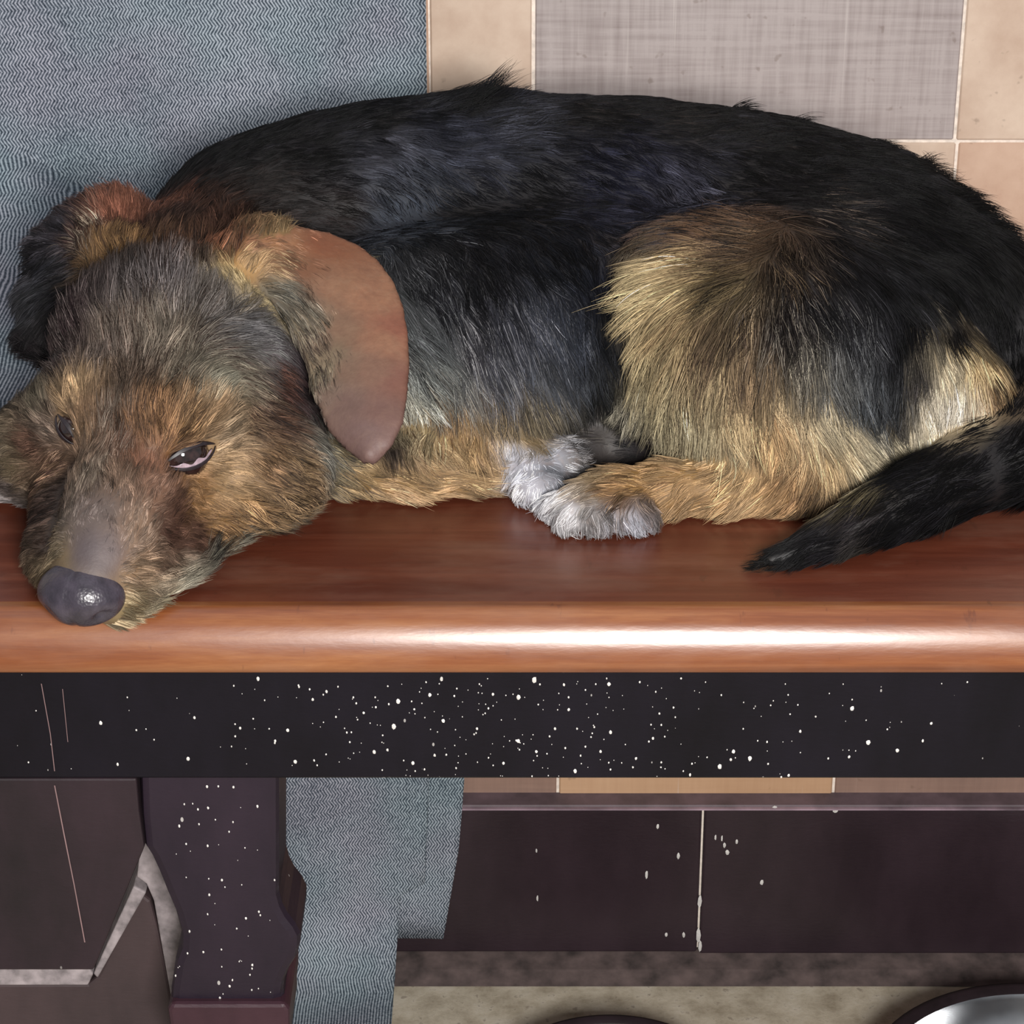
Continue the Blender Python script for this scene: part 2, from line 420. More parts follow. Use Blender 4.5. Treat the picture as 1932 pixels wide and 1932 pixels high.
# pointed dark stand under the left end
YS = 0.075
st = empty('pointed_stand', (-0.19, YS + 0.03, 0), 'dark brown stand with a pointed top, under the bench beside its left leg', 'stand')
sp1 = outline([(-330, 1858), (166, 1857), (184, 1842), (246, 1716), (266, 1686), (284, 1700), (300, 1760), (318, 1850), (327, 1900), (334, 2050)], YS)
sp1 = sp1 + [(sp1[-1][0] + 0.004, 0.0), (sp1[0][0], 0.0)]
link('body_board', mesh(prism(sp1, 'y', YS, YS + 0.06, 0.0015), origin=st.location), M_stand, st)
for poly in ([(-330, 1826), (168, 1826), (176, 1838), (166, 1859), (-330, 1860)],
             [(176, 1838), (252, 1672), (276, 1684), (184, 1846)],
             [(258, 1655), (268, 1570), (300, 1600), (360, 1765), (330, 1890), (322, 1880), (304, 1780), (290, 1700), (276, 1668)]):
    pp = outline(poly, YS - 0.003)  # pale strips along the pointed top of the stand
    link('pale_strip', mesh(prism(pp, 'y', YS - 0.003, YS + 0.055, 0.0008), origin=st.location), M_pale, st, label='pale strip')

# ------------------------------------------------------------------ cloths
def sheet(fn, nu, nv, thick):
    b = bmesh.new(); g = [[b.verts.new(fn(i / nu, j / nv)) for j in range(nv + 1)] for i in range(nu + 1)]
    for i in range(nu):
        for j in range(nv): b.faces.new((g[i][j], g[i + 1][j], g[i + 1][j + 1], g[i][j + 1]))
    bmesh.ops.recalc_face_normals(b, faces=b.faces[:])
    bmesh.ops.solidify(b, geom=b.faces[:], thickness=thick)
    for f in b.faces: f.smooth = True
    return b
def interp(x, xs, ys): return float(np.interp(x, xs, ys))
YC = 0.4530
zpts = [0.0, 0.06, PY(780, 1776, YC)[2], PY(800, 1700, YC)[2], PY(808, 1476, YC)[2], 0.6, 1.3]
xpts = [PY(744, 1925, YC - .03)[0], PY(760, 1850, YC)[0], PY(778, 1776, YC)[0], PY(800, 1700, YC)[0], PY(810, 1476, YC)[0], PY(806, 200, YC)[0], PY(806, 0, YC)[0]]
def hang(u, v):
    s = v * 1.42                            # length along the drop, from the top at 1.3
    z = 1.3 - s
    foot = 0.0
    y = YC
    if z < 0.05:
        t = (0.05 - z) / 0.17; a = min(1, t / 0.45) * math.pi / 2
        y = YC - 0.05 * (1 - math.cos(a)) - max(0, t - 0.45) * 0.17 * 0.9; z = max(0.05 - 0.047 * math.sin(a), 0.003)
    xr = interp(z, zpts, xpts)
    x = -0.62 + u * (xr + 0.62)
    y += 0.0035 * math.sin(x * 55 + z * 3) * (1 if z > 0.02 else 0) - 0.001
    return (x, min(y, YC + 0.003), z)
cl = empty('grey_cloth', (-0.3, YC, 0), 'blue grey herringbone cloth hanging down the wall behind the bench to the floor', 'cloth')
link('front_layer', mesh(sheet(hang, 70, 120, 0.0022), origin=cl.location), M_cloth, cl)
def back(u, v):
    zt_, zb_ = 0.44, PY(810, 1772, YC + 0.006)[2]
    z = zt_ + (zb_ - zt_) * v
    xr = interp(z, [PY(835, 1775, YC + .006)[2], PY(866, 1600, YC + .006)[2], PY(876, 1476, YC + .006)[2]], [PY(836, 1775, YC + .006)[0], PY(866, 1600, YC + .006)[0], PY(876, 1476, YC + .006)[0]])
    x = -0.2 + u * (xr + 0.2)
    return (x, YC + 0.0075 + 0.001 * math.sin(x * 70), z)
link('back_layer', mesh(sheet(back, 30, 24, 0.0015), origin=cl.location), M_cloth, cl)
# fold of the same cloth lying on the seat left of the dog
def fold(u, v):
    x = -0.415 + u * (0.235 - 0.045 * v)
    t = v
    yf = PY(20, 700, 0.2)[1]
    y = 0.4575 - t ** 1.5 * 0.265
    e_ = min(1, (1 - u) / .6); e_ = e_ * e_ * (3 - 2 * e_)
    h = 0.10 * (1 - t ** .42) * e_ + 0.012 * (1 - t) ** .5 * min(1, t / .2) + 0.002 * min(1, t / .1)
    if t > 0.93: h *= max(0.0, (1 - t) / 0.07) ** 0.5
    e = min(1, (1 - u) / 0.08); h *= (e ** 0.5 if e > 0 else 0)
    h += 0.002 * math.sin(x * 60 + y * 40) * min(1, h / 0.01)
    return (x, y, H + 0.0012 + max(h, 0))
b = bmesh.new(); nu, nv = 50, 50
g = [[b.verts.new(fold(i / nu, j / nv)) for j in range(nv + 1)] for i in range(nu + 1)]
for i in range(nu):
    for j in range(nv): b.faces.new((g[i][j], g[i + 1][j], g[i + 1][j + 1], g[i][j + 1]))
bot = [b.verts.new((v.co.x, v.co.y, H + 0.0004)) for v in (g[0][0], g[nu][0], g[nu][nv], g[0][nv])]
border = [g[i][0] for i in range(nu + 1)] + [g[nu][j] for j in range(1, nv + 1)] + [g[i][nv] for i in range(nu - 1, -1, -1)] + [g[0][j] for j in range(nv - 1, 0, -1)]
low = [b.verts.new((v.co.x, v.co.y, H + 0.0004)) for v in border]
for k in range(len(border)):
    k2 = (k + 1) % len(border); b.faces.new((border[k], low[k], low[k2], border[k2]))
for v in bot: b.verts.remove(v)
b.faces.new(low)
bmesh.ops.recalc_face_normals(b, faces=b.faces[:])
for f in b.faces: f.smooth = True
link('seat_fold', mesh(b, origin=cl.location), M_cloth, cl)

# ------------------------------------------------------------------ steel bowls on the floor
def lathe(prof, seg=72):
    b = bmesh.new(); rings = []
    for r, z in prof:
        if r < 1e-6: rings.append([b.verts.new((0, 0, z))])
        else: rings.append([b.verts.new((r * math.cos(2 * math.pi * k / seg), r * math.sin(2 * math.pi * k / seg), z)) for k in range(seg)])
    for i in range(len(rings) - 1):
        A, B = rings[i], rings[i + 1]
        for k in range(seg):
            k2 = (k + 1) % seg
            if len(A) == 1: b.faces.new((A[0], B[k], B[k2]))
            elif len(B) == 1: b.faces.new((A[k], B[0], A[k2]))
            else: b.faces.new((A[k], B[k], B[k2], A[k2]))
    bmesh.ops.recalc_face_normals(b, faces=b.faces[:])
    for f in b.faces: f.smooth = True
    return b
def bowl(px, py_top, rad, hz, label, dark):
    # py_top: pixel row of the far rim; the rim lies hz above the floor
    d = ray(px, py_top); t = (hz - CAM[2]) / d[2]; p = CAM + d * t
    c = (p[0], p[1] - rad, 0.0)
    e = empty('feeding_bowl', c, label, 'bowl')
    r = rad
    outer = [(0, 0.0), (r * .62, 0.0), (r * .66, 0.003), (r * .82, hz * .45), (r * .93, hz * .82), (r * .975, hz * .96), (r, hz), (r * .985, hz + .004), (r * .95, hz + .0045), (r * .905, hz + .002)]
    inner = [(r * .905, hz + .002), (r * .895, hz - .001), (r * .88, hz * .86), (r * .80, hz * .5), (r * .64, 0.008), (r * .55, 0.004), (0, 0.004)]
    link('outer_shell', mesh(lathe(outer)), dark, e)
    link('basin', mesh(lathe(inner)), M_steel, e)
    return e
bowl(1925, 1861, 0.112, 0.055, 'steel bowl with a dark outside on the floor under the right side of the bench', M_rim)
bowl(1150, 1922, 0.075, 0.045, 'dark rimmed bowl on the floor, only its rim showing at the bottom centre', M_rim)

# ------------------------------------------------------------------ the dog: a signed distance field of blended limbs, meshed as ONE surface
VOX = 0.0021
LO = np.array([-0.29, -0.05, H - 0.012]); HI = np.array([0.36, 0.42, H + 0.20])
dims = np.ceil((HI - LO) / VOX).astype(int) + 1
def smin(a, b, k):
    h = np.clip(0.5 + 0.5 * (b - a) / k, 0, 1)
    return b + (a - b) * h - k * h * (1 - h)
def rcone(p, a, b, r1, r2):
    ba = b - a; pa = p - a
    t = np.clip((pa @ ba) / (ba @ ba), 0, 1)
    return np.linalg.norm(pa - t[..., None] * ba, axis=-1) - (r1 + (r2 - r1) * t)
def ellip(p, c, M, r):
    q = (p - c) @ M                          # M columns are the axes
    k0 = np.linalg.norm(q / r, axis=-1); k1 = np.linalg.norm(q / (r * r), axis=-1)
    return np.where(k1 > 1e-9, k0 * (k0 - 1.0) / np.maximum(k1, 1e-9), -min(r))
def tri(p, a, b, c, th):
    ba, cb, ac = b - a, c - b, a - c; pa, pb, pc = p - a, p - b, p - c
    nor = np.cross(ba, ac)
    s_ = (np.sign(pa @ np.cross(ba, nor)) + np.sign(pb @ np.cross(cb, nor)) + np.sign(pc @ np.cross(ac, nor))) 
    def e(e_, q):
        t = np.clip((q @ e_) / (e_ @ e_), 0, 1); v = e_ * t[..., None] - q; return (v * v).sum(-1)
    edge = np.minimum(np.minimum(e(ba, pa), e(cb, pb)), e(ac, pc))
    pl = (pa @ nor) ** 2 / (nor @ nor)
    return np.sqrt(np.where(s_ < 2, edge, pl)) - th

def catmull(P, n):
    P = np.asarray(P); t = np.linspace(0, len(P) - 1, n); out = []
    for x in t:
        i = min(int(x), len(P) - 2); f = x - i
        p0, p1, p2, p3 = P[max(i - 1, 0)], P[i], P[i + 1], P[min(i + 2, len(P) - 1)]
        out.append(0.5 * (2 * p1 + (p2 - p0) * f + (2 * p0 - 5 * p1 + 4 * p2 - p3) * f * f + (3 * p1 - p0 - 3 * p2 + p3) * f ** 3))
    return np.array(out)
PR = []      # (fn, lo, hi, k, op)
def cone(a, b, r1, r2, k=0.018, op='u'):
    a = np.asarray(a, float); b = np.asarray(b, float); m = max(r1, r2)
    PR.append((lambda p: rcone(p, a, b, r1, r2), np.minimum(a, b) - m, np.maximum(a, b) + m, k, op))
def chain(pts, k=0.018):
    for (a, ra), (b, rb) in zip(pts[:-1], pts[1:]): cone(a, b, ra, rb, k)
def chainh(pts, k=0.018):
    pts = [(np.asarray(a, float), r) for a, r in pts]
    def f(p):
        d = np.full(p.shape[:-1], 9.0)
        for (a, ra), (b, rb) in zip(pts[:-1], pts[1:]): d = np.minimum(d, rcone(p, a, b, ra, rb))
        return d
    P_ = np.array([a for a, r in pts]); m = max(r for a, r in pts)
    PR.append((f, P_.min(0) - m, P_.max(0) + m, k, 'u'))
def frame(ax, upv=(0, 0, 1)):
    x = np.asarray(ax, float); x = x / np.linalg.norm(x); y = np.cross(upv, x); y /= np.linalg.norm(y); z = np.cross(x, y)
    return np.stack([x, y, z], axis=1)
def ell(c, r, ax=(1, 0, 0), k=0.018, op='u', upv=(0, 0, 1)):
    c = np.asarray(c, float); M = frame(ax, upv); r = np.asarray(r, float); m = r.max()
    PR.append((lambda p: ellip(p, c, M, r), c - m, c + m, k, op))
def sheetp(tris, th, k=0.004):
    for a, b_, c in tris:
        a, b_, c = map(lambda v: np.asarray(v, float), (a, b_, c))
        PR.append((lambda p, a=a, b_=b_, c=c: tri(p, a, b_, c, th), np.minimum(np.minimum(a, b_), c) - th, np.maximum(np.maximum(a, b_), c) + th, k, 'u'))

# --- trunk: neck, shoulders, ribs, loin, croup (spine runs along the wall side)
chain([(S(360, 560, .062), .040), (S(480, 460, .064), .043), (S(610, 435, .068), .048), (S(760, 425, .070), .054), (S(950, 425, .070), .0585),
       (S(1200, 440, .070), .059), (S(1420, 470, .068), .058), (S(1600, 525, .063), .056), (S(1735, 590, .056), .050)], .03)
# belly side of the trunk, sagging toward the viewer
chain([(S(640, 640, .045), .040), (S(820, 650, .045), .046), (S(1020, 640, .046), .048), (S(1200, 640, .046), .046), (S(1420, 640, .050), .050), (S(1620, 680, .046), .046)], .03)
# brisket and elbow over the near foreleg
chain([(S(700, 760, .030), .028), (S(880, 780, .026), .026), (S(1010, 800, .020), .020)], .02)
# --- near foreleg: elbow hidden by the chest, forearm along the seat, wrist and paw
chain([(S(640, 880, .014), .0125), (S(780, 882, .014), .0130), (S(900, 880, .013), .0115), (S(985, 872, .012), .0105)], .012)
def paw(p0, p1, r, toes, spread):
    chain([(p0, r), (p1, r * .95)], .006)
    for t, q in toes: chain([(p1, r * .62), (t, r * .56), (q, r * .40)], .0035)
paw(S(985, 872, .012), S(1010, 885, .011), .0115,
    [(S(985, 908, .009), S(992, 925, .006)), (S(1002, 925, .008), S(1018, 942, .006)), (S(1030, 922, .009), S(1040, 935, .006)), (S(960, 890, .011), S(958, 905, .007))], 0)
chain([(S(1010, 880, .013), .0085), (S(1070, 868, .014), .0080), (S(1100, 872, .012), .007)], .006)
# far foreleg showing left of the cheek
chain([(S(-90, 872, .018), .015), (S(-10, 872, .017), .015), (S(60, 885, .014), .014)], .01)
# --- near hind leg: thigh, knee, shank folded back to the hock, metatarsus forward, paw
ell(S(1440, 640, .060), (.078, .055, .052), ax=(1, -.15, -.1), k=.02)
ell(S(1370, 730, .040), (.050, .034, .036), ax=(1, -.5, 0), k=.02)
chain([(S(1300, 640, .055), .040), (S(1290, 740, .035), .024), (S(1400, 820, .026), .024), (S(1520, 855, .020), .022), (S(1580, 880, .015), .015)], .02)
chain([(S(1590, 885, .015), .0150), (S(1500, 905, .013), .0130), (S(1380, 920, .012), .0110), (S(1260, 925, .012), .0105), (S(1160, 935, .012), .0110)], .010)
paw(S(1170, 935, .0115), S(1110, 948, .011), .0118,
    [(S(1060, 955, .009), S(1034, 958, .006)), (S(1078, 975, .009), S(1068, 986, .006)), (S(1125, 975, .010), S(1120, 990, .006)), (S(1160, 968, .010), S(1190, 985, .006))], 0)
chain([(S(1150, 950, .011), .0095), (S(1200, 968, .009), .0075), (S(1218, 978, .007), .0055)], .005)
# far hind foot, dark, tucked under the knee
chain([(S(1330, 810, .016), .015), (S(1200, 836, .014), .011), (S(1110, 848, .012), .010), (S(1080, 862, .010), .008)], .008)
# --- rump patch and tail
ell(S(1790, 735, .042), (.026, .024, .027), k=.012)
chain([(S(1620, 830, .020), .020), (S(1730, 820, .020), .020)], .014)
chain([(S(1825, 570, .050), .036), (S(1920, 650, .042), .028)], .012)
chainh([(p_, r_) for p_, r_ in zip(catmull([S(1915, 650, .042), S(1985, 760, .030), S(1940, 850, .021), S(1850, 885, .0180), S(1740, 932, .0155), S(1640, 980, .0120), S(1540, 1026, .0080), S(1455, 1058, .0040)], 40),
                                  catmull(np.array([.028, .025, .0215, .0185, .0165, .0130, .0085, .0030]), 40))], .012)
# --- head: chin on the front edge, skull, brow, cheeks, muzzle
hN = S(172, 1100, .016)
ell(S(330, 680, .058), (.050, .052, .045), ax=(.25, 1, .15), k=.015)        # skull
ell(S(300, 800, .045), (.046, .038, .036), ax=(1, 0, 0), k=.015)            # face at the eyes
ell(S(470, 880, .028), (.032, .034, .026), ax=(.4, 1, 0), k=.015)           # near cheek
ell(S(125, 850, .030), (.025, .034, .028), ax=(.2, 1, 0), k=.015)           # far cheek
ell(S(520, 760, .036), (.028, .030, .030), ax=(.3, 1, 0), k=.015)           # jaw muscle under the ear
chain([(S(280, 880, .040), .0270), (S(235, 960, .032), .0215), (S(195, 1045, .024), .0175), (S(170, 1098, .0180), .0125)], .014)   # muzzle
chain([(S(300, 985, .016), .0180), (S(260, 1065, .013), .0150), (S(215, 1125, .010), .0105)], .010)       # near lip
chain([(S(140, 960, .018), .0180), (S(115, 1045, .014), .0130), (S(130, 1105, .011), .0100)], .010)        # far lip
chain([(S(400, 985, .012), .0140), (S(330, 1060, .009), .0100), (S(230, 1120, .007), .0075)], .010)      # lower jaw
cone(S(395, 765, .066), S(300, 800, .064), .009, .009, .022)                # near brow
cone(S(190, 770, .062), S(125, 775, .054), .008, .008, .022)                # far brow
def trace(px, py):
    d = ray(px, py); d /= np.linalg.norm(d); t = 0.85
    for _ in range(60):
        q = CAM + d * t; v_ = 1.0
        for fn, lo, hi, k, op in PR: v_ = smin(v_, float(fn(q[None])[0]), k)
        if v_ < .0002: break
        t += min(max(v_ * .8, .0001), .05)
    e = .001; g_ = []
    for i in range(3):
        r2 = []
        for sg in (1, -1):
            p = q.copy(); p[i] += sg * e; v_ = 1.0
            for fn, lo, hi, k, op in PR: v_ = smin(v_, float(fn(p[None])[0]), k)
            r2.append(v_)
        g_.append(r2[0] - r2[1])
    g_ = np.array(g_); return q, g_ / np.linalg.norm(g_)
EYE1, EN1 = trace(362, 862); EYE2, EN2 = trace(124, 812)
# --- near ear, a folded leathery flap
E = lambda x, y, h: S(x, y, h)
ear = [E(470, 455, .108), E(560, 440, .104), E(650, 462, .099), E(712, 500, .093), E(748, 570, .085), E(761, 650, .074), E(759, 740, .062), E(745, 810, .052), E(712, 855, .045), E(672, 850, .045),
       E(640, 800, .050), E(610, 730, .060), E(575, 650, .072), E(520, 585, .084), E(440, 530, .094)]
ctr = [E(560, 520, .101), E(650, 590, .091), E(690, 700, .076), E(700, 790, .060)]
eR = catmull([E(500, 432, .109), E(590, 440, .104), E(668, 468, .098), E(722, 515, .091), E(752, 580, .083), E(763, 660, .073), E(760, 745, .061), E(744, 818, .051), E(704, 867, .0418)], 13)
eL = catmull([E(452, 500, .098), E(500, 545, .090), E(540, 590, .083), E(570, 640, .075), E(588, 690, .067), E(602, 740, .060), E(618, 785, .053), E(638, 822, .047), E(690, 866, .0415)], 13)
tris = []
NA = 6
grid_e = [[eL[i] + (eR[i] - eL[i]) * (j / NA) + np.array([0, -.35, .6]) * .007 * math.sin(math.pi * j / NA) * (1 - .4 * i / 12) for j in range(NA + 1)] for i in range(13)]
for i in range(12):
    for j in range(NA):
        p, q, r_, t_ = grid_e[i][j], grid_e[i + 1][j], grid_e[i + 1][j + 1], grid_e[i][j + 1]
        tris += [(p, q, r_), (p, r_, t_)]
EART = [tuple(np.asarray(v, float) for v in t) for t in tris]
def ear_sdf(p):
    d = np.full(p.shape[:-1], 1.0)
    for a_, b_, c_ in EART: d = np.minimum(d, tri(p, a_, b_, c_, .0021))
    return d
allp = np.array([v for t in EART for v in t])
PR.append((ear_sdf, allp.min(0) - .003, allp.max(0) + .003, .0025, 'u'))
chain([(E(425, 505, .092), .013), (E(478, 462, .102), .008), (E(520, 450, .104), .004)], .010)
# --- far ear, dark, folded back beside the skull
f1 = [E(215, 395, .098), E(140, 415, .090), E(85, 470, .078), E(60, 560, .064), E(62, 640, .052), E(95, 680, .048), E(150, 600, .066), E(230, 480, .090)]
sheetp([(f1[0], f1[1], f1[7]), (f1[1], f1[2], f1[7]), (f1[2], f1[6], f1[7]), (f1[2], f1[3], f1[6]), (f1[3], f1[4], f1[6]), (f1[4], f1[5], f1[6])], .0045, .010)
chain([(E(215, 430, .088), .018), (E(150, 480, .076), .016)], .015)
# eye hollows
EYES = []
for c, n_, tilt, W_ in ((EYE1, EN1, 13, .0130), (EYE2, EN2, -52, .0078)):
    toc = (CAM - c) / np.linalg.norm(CAM - c)
    z_ = n_ * .6 + toc * .4; z_ /= np.linalg.norm(z_)
    x_ = RT * math.cos(math.radians(tilt)) + UP * math.sin(math.radians(tilt)); x_ -= z_ * (x_ @ z_); x_ /= np.linalg.norm(x_); y_ = np.cross(z_, x_)
    EYES.append((c, x_, y_, z_, W_))
    ell(c + z_ * .0015, (W_ * 1.0, .0058, .0062), ax=x_, k=.004, op='s', upv=z_)
def seat_top(y):
    o = np.clip(-y, 0, None)
    return H + .0012 - np.where(o < .0155, .0085 * (o / .0155) ** 2.0, .0085 + (o - .0155) * 12)
def sdf_points(P):
    d = np.full(len(P), 0.08)
    for fn, lo, hi, k, op in PR:
        m = np.all((P > lo - .03) & (P < hi + .03), axis=1)
        if not m.any(): continue
        q = fn(P[m])
        d[m] = smin(d[m], q, k) if op == 'u' else -smin(-d[m], q, k)
    # resting on the seat (and over its rounded edge)
    return -smin(-d, P[:, 2] - seat_top(P[:, 1]), .003)

ax = [LO[i] + VOX * np.arange(dims[i]) for i in range(3)]
G = np.full(tuple(dims), 0.08, dtype=np.float32)
for fn, lo, hi, k, op in PR:
    i0 = [max(0, int((lo[i] - .03 - LO[i]) / VOX)) for i in range(3)]; i1 = [min(dims[i], int((hi[i] + .03 - LO[i]) / VOX) + 2) for i in range(3)]
    if any(i1[i] <= i0[i] for i in range(3)): continue
    X, Y, Z = np.meshgrid(*[ax[i][i0[i]:i1[i]] for i in range(3)], indexing='ij')
    q = fn(np.stack([X, Y, Z], -1).reshape(-1, 3)).reshape(X.shape)
    sl = tuple(slice(i0[i], i1[i]) for i in range(3))
    G[sl] = smin(G[sl], q, k) if op == 'u' else -smin(-G[sl], q, k)
zz = ax[2][None, None, :] - seat_top(ax[1])[None, :, None]
G = -smin(-G, np.broadcast_to(zz, G.shape), .003)

def surface_nets(G):
    ins = G < 0
    nx, ny, nz = G.shape
    c = sum(ins[i:nx - 1 + i, j:ny - 1 + j, k:nz - 1 + k].astype(np.int8) for i in (0, 1) for j in (0, 1) for k in (0, 1))
    act = (c > 0) & (c < 8)
    idx = -np.ones(act.shape, dtype=np.int64); cells = np.argwhere(act); idx[act] = np.arange(len(cells))
    acc = np.zeros((len(cells), 3)); cnt = np.zeros(len(cells))
    corners = [(i, j, k) for i in (0, 1) for j in (0, 1) for k in (0, 1)]
    val = {cc: G[cells[:, 0] + cc[0], cells[:, 1] + cc[1], cells[:, 2] + cc[2]] for cc in corners}
    for a in corners:
        for d in range(3):
            if a[d] == 0:
                b_ = list(a); b_[d] = 1; b_ = tuple(b_)
                va, vb = val[a], val[b_]; m = (va < 0) != (vb < 0)
                t = va[m] / (va[m] - vb[m]); P = np.tile(np.array(a, float), (m.sum(), 1)); P[:, d] += t
                acc[m] += P; cnt[m] += 1
    V = cells + acc / cnt[:, None]
    faces = []
    for d in range(3):
        sa = [slice(None)] * 3; sb = [slice(None)] * 3; sa[d] = slice(0, -1); sb[d] = slice(1, None)
        A, B = ins[tuple(sa)], ins[tuple(sb)]
        e = np.argwhere(A != B); flip = B[tuple(e.T)]
        o1, o2 = [(1, 2), (2, 0), (0, 1)][d]
        ok = (e[:, o1] > 0) & (e[:, o2] > 0) & (e[:, o1] < G.shape[o1] - 1) & (e[:, o2] < G.shape[o2] - 1)
        e = e[ok]; flip = flip[ok]
        q = []
        for da, db in ((0, 0), (-1, 0), (-1, -1), (0, -1)):
            ee = e.copy(); ee[:, o1] += da; ee[:, o2] += db; q.append(idx[tuple(ee.T)])
        q = np.stack(q, 1); q[flip] = q[flip][:, ::-1]; faces.append(q)
    return V, np.concatenate(faces)
V, FQ = surface_nets(G)
V = LO + V * VOX
def grad(P, e=0.0004):
    g = np.zeros_like(P)
    for i in range(3):
        d = np.zeros(3); d[i] = e; g[:, i] = (sdf_points(P + d) - sdf_points(P - d)) / (2 * e)
    return g
for it in range(2):
    d = sdf_points(V); g = grad(V); gn = np.maximum(np.linalg.norm(g, axis=1), .3)
    V -= np.clip(d, -.001, .001)[:, None] * g / (gn ** 2)[:, None]
# keep the largest connected piece only (one continuous body)
par = np.arange(len(V))
ed = np.concatenate([FQ[:, [0, 1]], FQ[:, [1, 2]], FQ[:, [2, 3]]])
lab = np.arange(len(V))
for it in range(4000):
    m = np.minimum(lab[ed[:, 0]], lab[ed[:, 1]]); old = lab.copy()
    np.minimum.at(lab, ed[:, 0], m); np.minimum.at(lab, ed[:, 1], m); lab = lab[lab]
    if (lab == old).all(): break
vals, cnts = np.unique(lab, return_counts=True); keep = vals[cnts.argmax()]
print('pieces', sorted(cnts)[::-1][:6])
FQ = FQ[(lab[FQ] == keep).all(axis=1)]
used = np.unique(FQ); remap = -np.ones(len(V), int); remap[used] = np.arange(len(used)); V = V[used]; FQ = remap[FQ]
ORG = np.array([0.12, 0.2, H])
me = bpy.data.meshes.new('dog_body')
me.from_pydata((V - ORG).tolist(), [], FQ.tolist()); me.update()

# ------------------------------------------------------------------ coat: colour, direction and length anchored on the body
VF = V
bvh = BVHTree.FromPolygons([tuple(v) for v in V], [tuple(f) for f in FQ])
def hit(px, py):
    d = ray(px, py); d = d / np.linalg.norm(d)
    loc, nor, i, dist = bvh.ray_cast(Vector(CAM), Vector(d))
    if loc is None:
        # nearest point of the body to that line of sight
        best = None
        for t in np.linspace(0.9, 1.6, 40):
            q = CAM + d * t; l2, n2, i2, dd = bvh.find_nearest(Vector(q))
            if best is None or dd < best[0]: best = (dd, l2, n2)
        return np.array(best[1]), np.array(best[2])
    return np.array(loc), np.array(nor)
